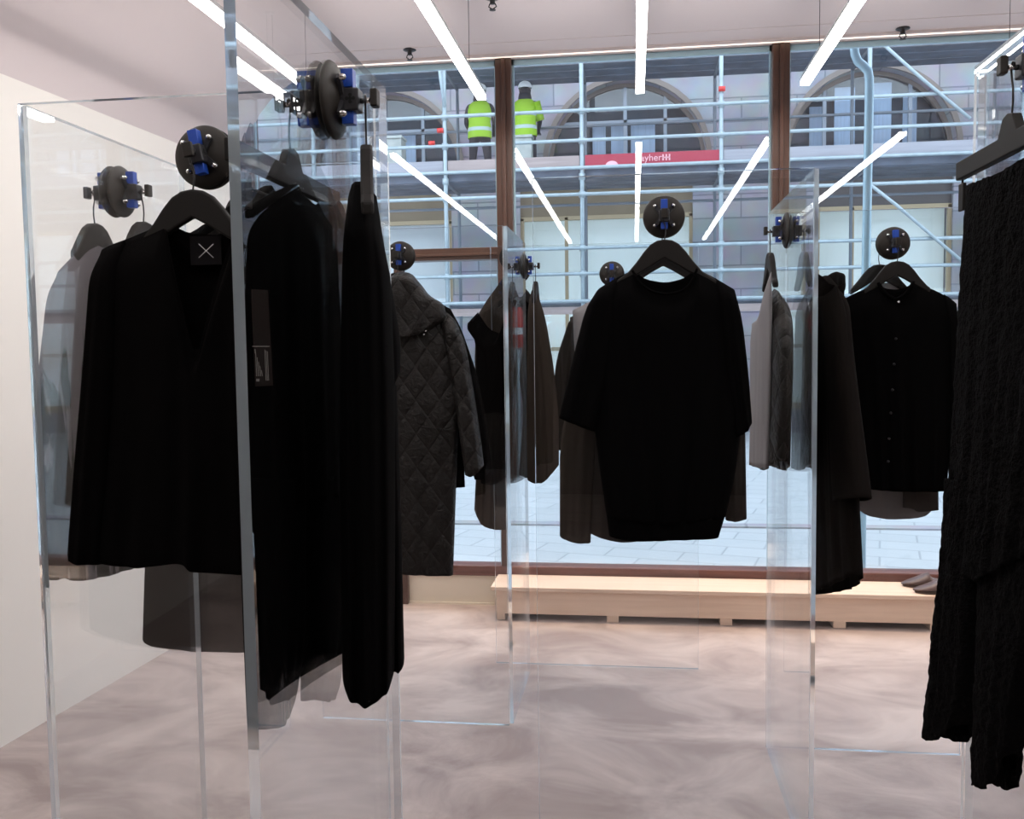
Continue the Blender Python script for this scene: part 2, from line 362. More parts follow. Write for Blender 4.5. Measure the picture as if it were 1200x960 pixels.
# ------------------------------------------------------------------ ceiling light strips
LZ = 2.765
def strip(x, y0, y1, label):
    o = empty('strip_light', (x, (y0+y1)/2, LZ), label, 'light', None)
    B('diffuser', 'led', (x-.020, y0, LZ-.012), (x+.020, y1, LZ+.012), o)
    B('housing', 'alu', (x-.020, y0, LZ+.012), (x+.020, y1, LZ+.030), o)
    for yy in (y0+.35, y1-.35):
        MB().cyl((x, yy, LZ+.03), (x, yy, CEIL), .0013, 6).build('suspension_wire', 'dark_wire', o)
        MB().cyl((x, yy, CEIL-.012), (x, yy, CEIL), .013, 12).build('ceiling_rose', 'alu', o)
xl = [at(576, 118, z=LZ), at(751, 112, z=LZ), at(938, 104, z=LZ), at(1140, 90, z=LZ)]
x0, dx = .035, .79
strip(x0-dx, -.6, 4.68, 'glowing strip light left of the middle one, hanging over the two workers\' window bay')
strip(x0, 2.42, 4.70, 'glowing strip light in the middle, pointing straight down at the black t-shirt')
strip(x0, -.6, 2.2, 'nearer strip light in line with the middle one, mostly above the camera')
strip(x0+dx, -.6, 4.70, 'glowing strip light right of the middle, ending beside the right-hand wooden post')
strip(x0+2*dx, -.6, 4.68, 'glowing strip light at the far right edge of the ceiling')
strip(x0-2*dx, -.6, 4.68, 'glowing strip light at the far left, seen through the nearest clear panel')
for i, (px, py) in enumerate(((480, 58), (1058, 33), (577, -3))):
    p = at(px, py, z=CEIL)
    o = empty('sprinkler', p, ['ceiling sprinkler head left of the window post, above the hooded coat', 'ceiling sprinkler head above the banded-collar shirt at right', 'ceiling sprinkler head at the top edge between two strip lights'][i], 'sprinkler')
    MB().lathe([(0, 0), (.034, 0), (.036, -.004), (.028, -.008), (.012, -.010), (.012, -.03), (0, -.03)], p, (0, 0, 1), 20).build('escutcheon', 'bracket_metal', o)
    m = MB(); m.tube([p+Vector((-.012, 0, -.028)), p+Vector((-.018, 0, -.042)), p+Vector((0, 0, -.055)), p+Vector((.018, 0, -.042)), p+Vector((.012, 0, -.028))], .003, 8)
    m.cyl(p+Vector((0, 0, -.055)), p+Vector((0, 0, -.058)), .015, 14); m.build('deflector', 'bracket_metal', o)

# ------------------------------------------------------------------ bench, shoes
bx0 = at(578, 690, y=4.98).x
bench = empty('window_bench', (1.2, 5.1, 0), 'long low light birch bench running along the shop window', 'bench')
BT = at(700, 690, y=4.96).z
B('bench_top', 'birch', (bx0-.01, 4.95, BT-.022), (3.4, WY-.06, BT), bench, .003)
B('front_board', 'birch', (bx0+.02, 4.975, .036), (3.38, 4.997, BT-.022), bench, .002)
B('end_board', 'birch', (bx0+.02, 4.997, 0), (bx0+.042, WY-.08, BT-.022), bench, .002)
B('shade_sheet', 'gap_shade', (bx0+.042, 5.16, 0), (3.38, 5.17, BT-.03), bench)  # black sheet standing for the shade in the gaps under the bench
for pxf in (585, 718, 851, 984, 1098, 1230):
    fx = at(pxf, 725, y=4.975).x
    B('foot', 'birch', (fx-.032 if pxf > 590 else bx0+.02, 4.976, 0), (fx+.032, 5.15, .036), bench, .002)

def shoe(px0, px1, py, yy, label):
    a = at(px0, py, y=yy); L = .27
    o = empty('slipper', (a.x+L/2, yy, BT), label, 'shoe', None)
    def ring(x, w, zt, zb, k=16, off=0):
        return [(a.x+x, yy+off+w*math.cos(2*math.pi*i/k), (zb+zt)/2+(zt-zb)/2*math.sin(2*math.pi*i/k)) for i in range(k)]
    z0 = BT
    secs = [(0, .006, z0+.018, z0+.012), (.012, .024, z0+.024, z0+.010), (.04, .040, z0+.034, z0+.009), (.08, .048, z0+.050, z0+.009), (.115, .046, z0+.068, z0+.009), (.14, .042, z0+.079, z0+.009)]
    MB().loft([ring(*q) for q in secs]).build('upper', 'shoe_leather', o)
    secs = [(.135, .042, z0+.072, z0+.009), (.16, .037, z0+.05, z0+.009), (.20, .036, z0+.04, z0+.009), (.25, .036, z0+.046, z0+.009), (.27, .02, z0+.043, z0+.011)]
    MB().loft([ring(*q) for q in secs]).build('heel_bed', 'shoe_leather', o)
    MB().loft([ring(x, w, z0+.013, z0+.0) for x, w in ((.012, .016), (.04, .040), (.09, .048), (.15, .040), (.21, .036), (.268, .026))]).build('sole', 'shoe_sole', o)
shoe(1070, 1110, 685, 5.02, 'front brown leather slipper of the pair on the bench at right')
shoe(1056, 1095, 676, 5.15, 'rear brown leather slipper of the pair, closer to the window glass')

# ------------------------------------------------------------------ clear panels
PH = 1.975; TH = .014
def panel(name_label, axis, const, lo, hi):
    """axis 'y': sheet in the plane y=const from x=lo to hi; axis 'x': plane x=const from y=lo to hi"""
    bm = bmesh.new()
    if axis == 'y': l, h = Vector((lo, const-TH/2, .001)), Vector((hi, const+TH/2, PH))
    else: l, h = Vector((const-TH/2, lo, .001)), Vector((const+TH/2, hi, PH))
    mb = MB(); mb.bm.free(); mb.bm = bm; mb.box(l, h)
    bm.faces.ensure_lookup_table(); bm.normal_update()
    for f in bm.faces:
        n = f.normal; f.material_index = 0 if abs(n.y if axis == 'y' else n.x) > .5 else 1
    o = mb.build('acrylic_panel', ['acrylic', 'acrylic_edge'])
    tag(o, name_label, 'panel', 'clear acrylic display panels')
    return o
BX = -.452; FX = .607; AFAR = at(236, 860, x=-1.152).y; NY = AFAR+.02
panel('nearest clear acrylic panel, edge-on at left, rising out of the picture top', 'x', BX, 1.02, 1.665)
panel('clear acrylic panel at far left that carries the black cardigan', 'y', 1.645, -1.152, -.462)
panel('clear acrylic panel running back along the left wall beside the streaked grey coat', 'x', -1.152, 1.655, AFAR)
panel('clear acrylic panel behind the cardigan carrying the long black coat', 'y', NY, -1.158, at(469, 860, y=AFAR+.02).x)
panel('clear acrylic panel in the middle that carries the black t-shirt', 'y', 2.60, -.28, .482)
panel('clear acrylic panel edge-on right of the t-shirt, with garments on both sides', 'x', .49, 2.61, 3.44)
panel('clear acrylic panel that carries the banded-collar shirt', 'y', 3.455, .482, 1.17)
panel('clear acrylic panel edge-on at far right beside the fuzzy trousers', 'x', FX, 1.0, 1.74)
panel('clear acrylic panel at the right edge, square to the fuzzy trousers', 'y', 1.755, FX-.007, 1.35)
panel('clear acrylic panel that carries the hooded quilted coat', 'y', 3.555, -1.27, -.50)
panel('clear acrylic panel edge-on left of the t-shirt, near the no-entry sign', 'x', -.492, 3.57, 4.17)
panel('rearmost clear acrylic panel, behind the t-shirt, nearest the bench', 'y', 4.28, -.66, .29)

# ------------------------------------------------------------------ suction holders and hangers
def frame_for(normal):
    n = Vector(normal); u = Vector((0, 0, 1)).cross(n)   # u sideways, n outward
    return u, n
def xf_at(pos, normal):
    u, n = frame_for(normal)
    return Matrix(((u.x, n.x, 0, pos.x), (u.y, n.y, 0, pos.y), (0, 0, 1, pos.z), (0, 0, 0, 1)))
def holder(pos, normal, label, tilt=0):
    """suction holder: local x sideways, y outward from the sheet, z up"""
    X = xf_at(pos, normal)
    if tilt: X = X @ Matrix.Rotation(tilt, 4, 'Y')
    o = empty('suction_holder', pos, label, 'suction holder', 'suction holders on the clear panels')
    r = .056
    MB().lathe([(0, 0), (r, 0), (r+.001, .003), (r*.97, .007), (r*.80, .011), (r*.5, .015), (.022, .017), (0, .017)], (0, 0, 0), (0, 1, 0), 48).build('rubber_disc', 'rubber', o, xf=X)
    m = MB()
    for sx in (-1, 1):
        for sz in (-1, 1):
            m.prism([(sx*.004, .017, sz*.010), (sx*.012, .017, sz*.002), (sx*.029, .017, sz*.024), (sx*.023, .017, sz*.031)], (0, .006, 0))
    m.box((-.013, .0165, -.016), (.013, .024, .016)); m.build('cross_plate', 'bracket_metal', o, xf=X)
    for sx in (-1, 1):
        for sz in (-1, 1):
            MB().lathe([(0, .031), (.003, .0305), (.005, .027), (.005, .022)], (sx*.025, 0, sz*.026), (0, 1, 0), 12).build('screw', 'steel', o, xf=X)
    for z0, z1 in ((.016, .043), (-.037, -.018)):
        B_ = MB().box((-.009, .018, z0), (.009, .036, z1)); B_.box((-.0095, .023, z0+.004), (.0095, .025, z1-.002)); B_.build('blue_clamp', 'blue_plastic', o, .002, xf=X)
    bk = MB().box((-.014, .020, -.019), (.014, .045, .014)).build('bracket', 'bracket_metal', o, .0025, xf=X)
    for s in (-1, 1):
        m = MB()
        for dy, dz in ((0, .005), (0, -.005), (.005, 0), (-.005, 0), (0, 0)):
            m.cyl((s*.0138, .033+dy, -.002+dz), (s*.0146, .033+dy, -.002+dz), .0028, 8)
        m.build('slot_shade', 'gap_shade', bk, xf=X)  # black discs standing for the shaded cross of holes
    MB().cyl((0, .045, -.003), (0, .062, -.003), .004, 10).build('spindle', 'steel', o, xf=X)
    MB().box((-.009, .061, -.013), (.009, .072, .013)).build('knob', 'rubber', o, .002, xf=X)
    return o
HOFF = .052     # how far the hook hangs out from the sheet
def hook_wire(X, o, top=-.003):
    MB().tube([(.004, .0, .066), (.0055, 0, .070), (.0, 0, .0735), (-.0055, 0, .070), (-.006, 0, .062), (-.003, 0, .050), (.002, 0, .035), (.003, 0, .018), (0, 0, .0), (0, 0, -.012)], .0016, 8).build('hook', 'dark_wire', o, xf=X)
def hanger(pos, normal, label, half=.16, mat='hanger_plastic', group='black coat hangers', turn=0):
    """pos: centre of the sheet mount; hanger crown sits .068 below"""
    n = Vector(normal); p = pos + n*HOFF + Vector((0, 0, -.068)); X = xf_at(p, normal)
    if turn: X = X @ Matrix.Rotation(turn, 4, 'Z')
    o = empty('coat_hanger', p, label, 'hanger', group)
    def cut(l):
        o_ = [q for q in l if q[0] < half-.002]; a_, b_ = [(p_, q_) for p_, q_ in zip(l, l[1:]) if p_[0] <= half <= q_[0]][0]
        f_ = (half-a_[0])/(b_[0]-a_[0]); return o_+[(half, a_[1]+(b_[1]-a_[1])*f_)]
    topp = cut([(0, 0), (.02, -.003), (.038, -.013), (.056, -.033), (.075, -.059), (.1, -.088), (.13, -.108), (.17, -.131), (.21, -.15)])
    botp = cut([(0, -.050), (.03, -.066), (.065, -.088), (.1, -.108), (.13, -.126), (.17, -.147), (.21, -.166)])[::-1]
    outl = [(x, -.009, z) for x, z in topp] + [(x, -.009, z) for x, z in botp] + [(-x, -.009, z) for x, z in botp[::-1][1:]] + [(-x, -.009, z) for x, z in topp[::-1][:-1]]
    MB().prism(outl, (0, .018, 0)).build('shoulder_arms', mat, o, .004, xf=X)
    hook_wire(X, o)
    return o, p
def clip_hanger(pos, normal, label, half=.21, group=None):
    n = Vector(normal); p = pos + n*HOFF + Vector((0, 0, -.068)); X = xf_at(p, normal)
    o = empty('clip_hanger', p, label, 'hanger', group)
    outl = [(-half, -.007, -.030), (-.035, -.007, -.030), (-.018, -.007, -.004), (0, -.007, 0), (.018, -.007, -.004), (.035, -.007, -.030), (half, -.007, -.030), (half, -.007, -.060), (-half, -.007, -.060)]
    MB().prism(outl, (0, .014, 0)).build('bar', 'hanger_plastic', o, .002, xf=X)
    m = MB(); m.cyl((-half+.012, 0, -.084), (half-.012, 0, -.084), .002, 8)
    for s in (-1, 1): m.cyl((s*(half-.014), 0, -.060), (s*(half-.014), 0, -.086), .002, 8)
    m.build('rod', 'dark_wire', o, xf=X)
    for s in (-1, 1):
        m = MB(); cx_ = s*(half-.035)
        m.box((cx_-.011, -.010, -.115), (cx_+.011, -.004, -.070)); m.box((cx_-.011, .004, -.115), (cx_+.011, .010, -.070)); m.box((cx_-.009, -.005, -.082), (cx_+.009, .005, -.074))
        m.build('clip', 'hanger_plastic', o, .0015, xf=X)
    hook_wire(X, o)
    return o, p

# ------------------------------------------------------------------ cloth
random.seed(4)
def resample(pts, n):
    pts = [Vector(p) for p in pts]
    if len(pts) > 2:                       # soften corners a little
        q = [pts[0]]
        for a_, b_, c_ in zip(pts, pts[1:], pts[2:]): q += [b_*.82+a_*.18, b_*.82+c_*.18]
        pts = q+[pts[-1]]
    L = [0]
    for a_, b_ in zip(pts, pts[1:]): L.append(L[-1]+(b_-a_).length)
    out = []; k = 0
    for i in range(n):
        d = L[-1]*i/(n-1)
        while k < len(L)-2 and L[k+1] < d: k += 1
        f = (d-L[k])/max(1e-9, L[k+1]-L[k]); out.append(pts[k].lerp(pts[k+1], min(1, max(0, f))))
    return out
def cloth(name, parent, mat, plane, top, bottom, left, right, T=.04, back_neck=None, nu=48, nv=56, fold=.006, folds=5, rough=0, shoulder=.0, pexp=2.4, dense=1, cls=True):
    """A piece of clothing as a front and a back sheet joined at the sides, open at the hem and neck.
    plane ('y', v, s): lies in y=v, its front faces s*Y;  ('x', v, s) the same for X.
    top: one list, or (left shoulder, neckline, right shoulder) with back_neck for the back sheet."""
    ax, val, sg = plane
    nu = int(nu*dense); nv = int(nv*dense)
    def P(q):
        w = at(q[0], q[1], **{ax: val}); return Vector((w.x, w.z)) if ax == 'y' else Vector((w.y, w.z))
    def C(l, n): return resample([P(q) for q in l], n)
    neck = isinstance(top, tuple)
    if neck:
        n1 = int(nu*.34); n2 = nu-2*n1+2
        tf = C(top[0], n1)[:-1] + C(top[1], n2) + C(top[2], n1)[1:]
        tb = C(top[0], n1)[:-1] + C(back_neck or top[1], n2) + C(top[2], n1)[1:]
    else: tf = tb = C(top, nu)
    n = len(tf); bt = C(bottom, n); lf = C(left, nv); rg = C(right, nv)
    rnd = random.Random(sum(ord(ch)*(i+1) for i, ch in enumerate(name))+int(left[0][0]*7+left[0][1]))
    ph = [rnd.uniform(0, 6.28) for _ in range(6)]
    bm = bmesh.new()
    def sheet(tp, sd):
        g = []
        for j in range(nv):
            t_ = j/(nv-1); row = []
            for i in range(n):
                s = i/(n-1)
                q = tp[i]*(1-t_)+bt[i]*t_+lf[j]*(1-s)+rg[j]*s-(tp[0]*(1-s)*(1-t_)+tp[-1]*s*(1-t_)+bt[0]*(1-s)*t_+bt[-1]*s*t_)
                e = max(0.0, 1-abs(2*s-1)**pexp)**(1/pexp)
                tt = min(1, t_/.13); vt = math.sin(tt*math.pi/2)
                if neck:
                    nk = max(0, 1-((s-.5)/.19)**4) if abs(s-.5) < .19 else 0
                    vt = max(vt, .62*nk)
                elif not cls: vt = 1
                vt = max(vt, shoulder)
                wv = (math.sin(2*math.pi*folds*s+ph[0]+1.3*t_)+.6*math.sin(2*math.pi*folds*1.7*s+ph[1]-1.1*t_)+.5*math.sin(6*t_+4*s+ph[2]))
                d = T*e*vt + fold*wv*e*(.25+.75*t_)*min(1, t_*5)
                d *= (1 if sd > 0 else .92)
                if rough:
                    rr_ = mnoise.noise(Vector((q.x*45, q.y*45, sd*3)))+.6*mnoise.noise(Vector((q.x*110, q.y*110, sd*3)))
                    d += rough*rr_*e
                    if i in (0, n-1) or j == nv-1 or j == 0:
                        q = q+Vector((mnoise.noise(Vector((q.x*60, q.y*60, 5))), mnoise.noise(Vector((q.x*60, q.y*60, 9)))))*rough*.9
                d = max(d, .0015) if 0 < i < n-1 else 0
                w = val+sg*sd*d
                row.append(bm.verts.new((q.x, w, q.y) if ax == 'y' else (w, q.x, q.y)))
            g.append(row)
        for j in range(nv-1):
            for i in range(n-1):
                f = bm.faces.new((g[j][i], g[j][i+1], g[j+1][i+1], g[j+1][i])); f.smooth = True
        return g
    g1 = sheet(tf, 1); g2 = sheet(tb, -1)
    bmesh.ops.remove_doubles(bm, verts=bm.verts, dist=.0004)
    bmesh.ops.recalc_face_normals(bm, faces=bm.faces)
    me = bpy.data.meshes.new(name); bm.to_mesh(me); bm.free(); me.materials.append(MAT[mat])
    o = bpy.data.objects.new(name, me); scene.collection.objects.link(o)
    so = o.modifiers.new('cloth_thickness', 'SOLIDIFY'); so.thickness = .0022; so.offset = -1
    if parent is not None: put(o, parent)
    return o
def garment(name, loc, label, cat): return empty(name, loc, label, cat)

# positions of the holders (centre on the sheet), from their place in the shop
cC = at(240, 184, y=1.637); cA = at(138, 225, x=-1.152); cB = at(383, 118, x=BX); cM = at(778, 254, y=2.592)
cD = at(925, 270, x=.49); cE = at(1047, 285, y=3.447); cP = at(612, 312, x=-.492); cH = at(469, 300, y=3.547); cQ = at(717, 321, y=4.272)
cF = at(1238, 74, x=FX); cN = at(285, 250, y=NY-.007); cJ = at(607, 318, y=4.272)
HT = TH/2
def onx(c, x, s): return Vector((x+s*HT, c.y, c.z))
def ony(c, y, s): return Vector((c.x, y+s*HT, c.z))
holder(ony(cC, 1.645, -1), (0, -1, 0), 'round black suction holder above the cardigan with the cross label', -.18)
holder(ony(cC, 1.645, 1), (0, 1, 0), 'black suction holder on the back of the cardigan panel')
holder(onx(cB, BX, 1), (1, 0, 0), 'right half of the big edge-on suction holder at top left, nearest the camera')
holder(onx(cB, BX, -1), (-1, 0, 0), 'left half of the big edge-on suction holder at top left, seen through the panel')
holder(onx(cA, -1.152, 1), (1, 0, 0), 'right half of the edge-on suction holder near the left wall')
holder(onx(cA, -1.152, -1), (-1, 0, 0), 'left half of the edge-on suction holder near the left wall')
holder(ony(cM, 2.6, -1), (0, -1, 0), 'round black suction holder above the t-shirt in the middle')
holder(ony(cM, 2.6, 1), (0, 1, 0), 'suction holder on the back of the t-shirt panel')
holder(onx(cD, .49, -1), (-1, 0, 0), 'left half of the edge-on suction holder right of the t-shirt')
holder(onx(cD, .49, 1), (1, 0, 0), 'right half of the edge-on suction holder right of the t-shirt')
holder(ony(cE, 3.455, -1), (0, -1, 0), 'round black suction holder above the banded-collar shirt')
holder(ony(cE, 3.455, 1), (0, 1, 0), 'suction holder on the back of the banded-collar shirt panel')
holder(ony(cH, 3.555, -1), (0, -1, 0), 'round black suction holder just above the hood of the quilted coat')
holder(ony(cH, 3.555, 1), (0, 1, 0), 'suction holder on the back of the hooded coat panel')
holder(onx(cP, -.492, 1), (1, 0, 0), 'right half of the small edge-on suction holder above the no-entry sign')
holder(onx(cP, -.492, -1), (-1, 0, 0), 'left half of the small edge-on suction holder above the no-entry sign')
holder(ony(cQ, 4.28, -1), (0, -1, 0), 'round suction holder on the rear panel, left of the t-shirt hanger')
holder(ony(cQ, 4.28, 1), (0, 1, 0), 'suction holder on the window side of the rear panel')
holder(onx(cF, FX, -1), (-1, 0, 0), 'black suction holder at the right edge above the fuzzy trousers')
holder(ony(cN, NY, 1), (0, 1, 0), 'suction holder hidden behind the cardigan for the long coat')
holder(ony(cJ, 4.28, -1), (0, -1, 0), 'suction holder at the left end of the rear panel for the open jacket')

# ---- cardigan with the X label
cardh, hp = hanger(ony(cC, 1.645, -1), (0, -1, 0), 'black hanger inside the cardigan with the cross label')
y0 = hp.y
g = garment('cardigan', (cC.x, y0, .9), 'black v-neck cardigan hanging at left, square cross label inside the neck', 'cardigan')
cloth('body', g, 'black_wool', ('y', y0, -1),
      ([(120, 292), (160, 276), (195, 261)], [(195, 261), (206, 300), (222, 365), (238, 425), (252, 365), (268, 308), (282, 261)], [(282, 261), (320, 276), (356, 292)]),
      [(100, 652), (160, 661), (225, 654), (236, 665), (300, 668), (372, 655)], [(120, 292), (128, 400), (122, 520), (104, 652)], [(356, 292), (350, 400), (355, 520), (372, 655)],
      T=.042, back_neck=[(195, 261), (212, 271), (240, 274), (264, 271), (282, 261)], fold=.004, nu=60, nv=60)
cloth('sleeve', g, 'black_wool', ('y', y0-.006, -1), [(119, 293), (133, 286), (147, 281)], [(88, 640), (94, 655), (126, 659)], [(119, 293), (112, 325), (104, 430), (96, 530), (88, 640)], [(147, 281), (143, 400), (136, 520), (127, 659)], T=.040, nu=24, nv=50, fold=.003, folds=2)
cloth('sleeve', g, 'black_wool', ('y', y0-.006, -1), [(330, 281), (344, 286), (358, 293)], [(352, 659), (384, 655), (390, 640)], [(330, 281), (336, 400), (343, 520), (352, 659)], [(358, 293), (366, 325), (374, 430), (382, 530), (390, 640)], T=.040, nu=24, nv=50, fold=.003, folds=2)
yl = y0+.018
p0, p1 = at(224, 311, y=yl), at(259, 276, y=yl)
lb = B('neck_label', 'lining_cloth', (p0.x, yl-.0015, p0.z), (p1.x, yl, p1.z), g)
m = MB(); xx = [at(a_, b_, y=yl-.002) for a_, b_ in ((233, 286), (250, 302), (250, 286), (233, 302))]
m.cyl(xx[0], xx[1], .0007, 6); m.cyl(xx[2], xx[3], .0007, 6); m.build('cross_mark', 'white_print', lb)

# ---- jacket behind the cardigan
_, hp = hanger(ony(cC+Vector((.05, 0, 0)), 1.645, 1), (0, 1, 0), 'black hanger behind the cardigan panel, its crown just right of the front one', .16)
g = garment('jacket', (cC.x, hp.y, 1), 'black jacket hanging behind the cardigan, back to back with it', 'jacket')
cloth('body', g, 'black_jersey', ('y', hp.y, 1), ([(160, 300), (200, 286), (232, 268)], [(232, 268), (250, 262), (268, 262), (300, 268)], [(300, 268), (330, 286), (356, 300)]),
      [(130, 622), (245, 628), (372, 622)], [(160, 300), (150, 450), (130, 622)], [(356, 300), (360, 450), (372, 622)], T=.035, back_neck=[(232, 268), (250, 262), (268, 262), (300, 268)], nu=40, nv=30)

# ---- left trousers and swing tag (left side of the nearest panel)
_, hp = clip_hanger(onx(cB, BX, -1), (-1, 0, 0), 'clip hanger seen through the nearest panel at left, holding black trousers', .215)
xt = hp.x-.004
g = garment('trousers', (xt, hp.y, .95), 'black trousers seen through the nearest panel at left, swing tag hanging from them', 'trousers')
cloth('waist', g, 'black_jersey', ('x', xt, -1), [(280, 245), (296, 232), (332, 214), (340, 228), (356, 242), (380, 243), (388, 234), (404, 262)], [(288, 600), (350, 590), (411, 575)], [(280, 245), (284, 400), (288, 600)], [(404, 262), (409, 400), (411, 575)], T=.022, fold=.003, cls=False, nu=50, nv=40)
cloth('leg', g, 'black_jersey', ('x', xt, -1), [(285, 560), (320, 560), (354, 560)], [(300, 855), (315, 852), (330, 838)], [(285, 560), (290, 700), (298, 830), (300, 855)], [(354, 560), (354, 700), (350, 765), (340, 815), (330, 838)], T=.022, fold=.003, nu=26, nv=40, folds=2, cls=False)
cloth('leg', g, 'black_jersey', ('x', xt, -1), [(350, 560), (380, 558), (411, 556)], [(362, 820), (372, 823), (384, 818)], [(350, 560), (355, 700), (357, 780), (360, 812), (362, 820)], [(411, 556), (406, 680), (398, 750), (392, 800), (384, 818)], T=.022, fold=.003, nu=26, nv=40, folds=2, cls=False)
xg = BX-.020
def rect_x(name, mat, quad, x, th, parent): return MB().prism([at(a_, b_, x=x) for a_, b_ in quad], (-th, 0, 0)).build(name, mat, parent)
tg = rect_x('swing_tag', 'tag_card', [(295, 339), (314, 340), (320, 452), (300, 453)], xg, .0012, None)
tag(tg, 'long dark brown swing tag with a block of small white print, at the nearest panel', 'tag')
m = MB(); m.prism([at(a_, b_, x=xg+.0004) for a_, b_ in ((296, 405.5), (316, 405.5), (316, 406.5), (296, 406.5))], (-.0003, 0, 0))
for k in range(5):
    a0 = 299.5+k*1.7; m.prism([at(a_, b_, x=xg+.0004) for a_, b_ in ((a0, 414+5*k), (a0+.5, 414+5*k), (a0+1.6, 441), (a0+1.1, 441))], (-.0003, 0, 0))
for k in range(3):
    a0 = 310.2+k*1.5; m.prism([at(a_, b_, x=xg+.0004) for a_, b_ in ((a0, 410+k), (a0+.5, 410+k), (a0+2.0, 446), (a0+1.5, 446))], (-.0003, 0, 0))
m.prism([at(a_, b_, x=xg+.0004) for a_, b_ in ((298.5, 409), (299.4, 409), (299.8, 414), (298.9, 414))], (-.0003, 0, 0))
m.prism([at(a_, b_, x=xg+.0004) for a_, b_ in ((300.5, 444), (304, 444), (304, 447), (300.5, 447))], (-.0003, 0, 0))
m.build('small_print', 'small_grey_print', tg)

# ---- dress on the right side of the nearest panel
TURN = math.radians(-16)
_, hp = hanger(onx(cB, BX, 1), (1, 0, 0), 'black hanger seen edge-on below the big suction holder at top left', .12, turn=TURN)
xr = hp.x+.004
g = garment('tunic', (xr, hp.y, .95), 'long black tunic hanging edge-on beside the nearest panel, pointed hem', 'tunic')
yr = hp.y
tp = [cloth('body', g, 'black_jersey', ('y', yr, -1), [(409, 232), (414, 214), (428, 213), (441, 230)], [(404, 774), (418, 790), (434, 792), (450, 786), (463, 772)], [(409, 232), (404, 300), (402, 400), (401, 560), (404, 774)], [(441, 230), (450, 290), (458, 330), (463, 455), (464, 600), (463, 772)], T=.125, fold=.006, folds=3, nu=60, nv=90),
      cloth('sleeve', g, 'black_jersey', ('y', yr+.02, -1), [(424, 226), (432, 222), (441, 230)], [(446, 452), (458, 462), (472, 436)], [(424, 226), (430, 330), (446, 452)], [(441, 230), (453, 290), (464, 345), (473, 400), (472, 436)], T=.07, fold=.003, nu=30, nv=40, folds=2),
      cloth('drape', g, 'black_jersey', ('y', yr, -1), [(448, 450), (456, 448), (464, 452)], [(454, 774), (464, 778), (473, 774)], [(448, 450), (452, 600), (454, 774)], [(464, 452), (469, 600), (473, 774)], T=.05, fold=.003, nu=24, nv=40, folds=2, cls=False)]
pv = Vector((at(434, 300, y=yr).x, yr, 0)); RM = Matrix.Translation(pv) @ Matrix.Rotation(math.radians(15), 4, 'Z') @ Matrix.Translation(-pv)
for o in tp: o.data.transform(RM)      # the tunic hangs turned a little from the panel

# ---- coat with painted-in reflections and shirt on the wall-side panel
_, hp = hanger(onx(cA, -1.152, -1), (-1, 0, 0), 'left of the two hangers below the holder near the left wall', .085)
g = garment('streaked_coat', (hp.x, hp.y, .95), 'grey coat with black reflections painted in, seen through clear panel near left wall', 'coat')
cloth('body', g, 'painted_reflection_cloth', ('x', hp.x, -1), [(67, 320), (84, 302), (104, 282), (126, 283), (150, 300), (165, 330)], [(56, 674), (75, 682), (115, 674), (172, 655)], [(67, 320), (60, 350), (49, 445), (50, 511), (53, 600), (56, 674)], [(165, 330), (170, 450), (172, 655)], T=.04, fold=.004, nu=44, nv=60)
_, hp = hanger(onx(cA, -1.152, 1), (1, 0, 0), 'right of the two hangers below the holder near the left wall', .12)
g = garment('shirt', (hp.x, hp.y, 1), 'dark shirt beside the left wall panel, almost hidden behind the cardigan', 'shirt')
cloth('body', g, 'black_jersey', ('x', hp.x, 1), [(152, 286), (166, 278), (180, 290), (232, 320)], [(132, 590), (180, 600), (235, 590)], [(152, 286), (142, 400), (132, 590)], [(232, 320), (234, 420), (235, 590)], T=.035, nu=30, nv=30)

# ---- long coat behind
_, hp = hanger(ony(cN, NY, 1), (0, 1, 0), 'hanger of the long dark coat behind the cardigan', .16)
g = garment('long_coat', (hp.x, hp.y, .6), 'long dark coat behind the cardigan, its hem hanging lower than the cardigan', 'coat')
cloth('body', g, 'brown_black_cloth', ('y', hp.y, 1), [(208, 335), (250, 318), (285, 310), (320, 318), (366, 335)], [(167, 750), (185, 755), (240, 759), (300, 759), (350, 754), (402, 742)], [(208, 335), (185, 500), (170, 650), (167, 750)], [(366, 335), (390, 500), (402, 742)], T=.045, fold=.003, nu=44, nv=44)

# ---- t-shirt
_, hp = hanger(ony(cM, 2.6, -1), (0, -1, 0), 'black hanger holding the t-shirt in the middle of the picture')
y0 = hp.y
g = garment('t_shirt', (hp.x, y0, 1), 'oversized black t-shirt hanging in the middle of the picture', 't-shirt')
cloth('body', g, 'black_jersey', ('y', y0, -1),
      ([(702, 338), (722, 326), (741, 317)], [(741, 317), (750, 332), (764, 342), (781, 345), (798, 342), (809, 333), (817, 315)], [(817, 315), (838, 326), (860, 339)]),
      [(719, 606), (780, 612), (846, 606)], [(702, 338), (692, 400), (694, 480), (704, 560), (711, 606)], [(860, 339), (872, 420), (869, 500), (861, 560), (850, 606)],
      T=.042, back_neck=[(741, 317), (757, 327), (780, 331), (802, 326), (817, 315)], fold=.006, nu=60, nv=60)
cloth('hem_rib', g, 'black_jersey', ('y', y0, -1), [(711, 604), (780, 610), (850, 604)], [(714, 628), (740, 632), (800, 630), (842, 630)], [(711, 604), (714, 628)], [(850, 604), (842, 630)], T=.038, fold=.002, nu=50, nv=8, cls=False)
cloth('sleeve', g, 'black_jersey', ('y', y0-.004, -1), [(700, 340), (712, 332), (724, 326)], [(655, 489), (676, 497), (699, 506)], [(700, 340), (686, 362), (670, 425), (655, 489)], [(724, 326), (722, 420), (699, 506)], T=.038, nu=26, nv=36, folds=2, fold=.004)
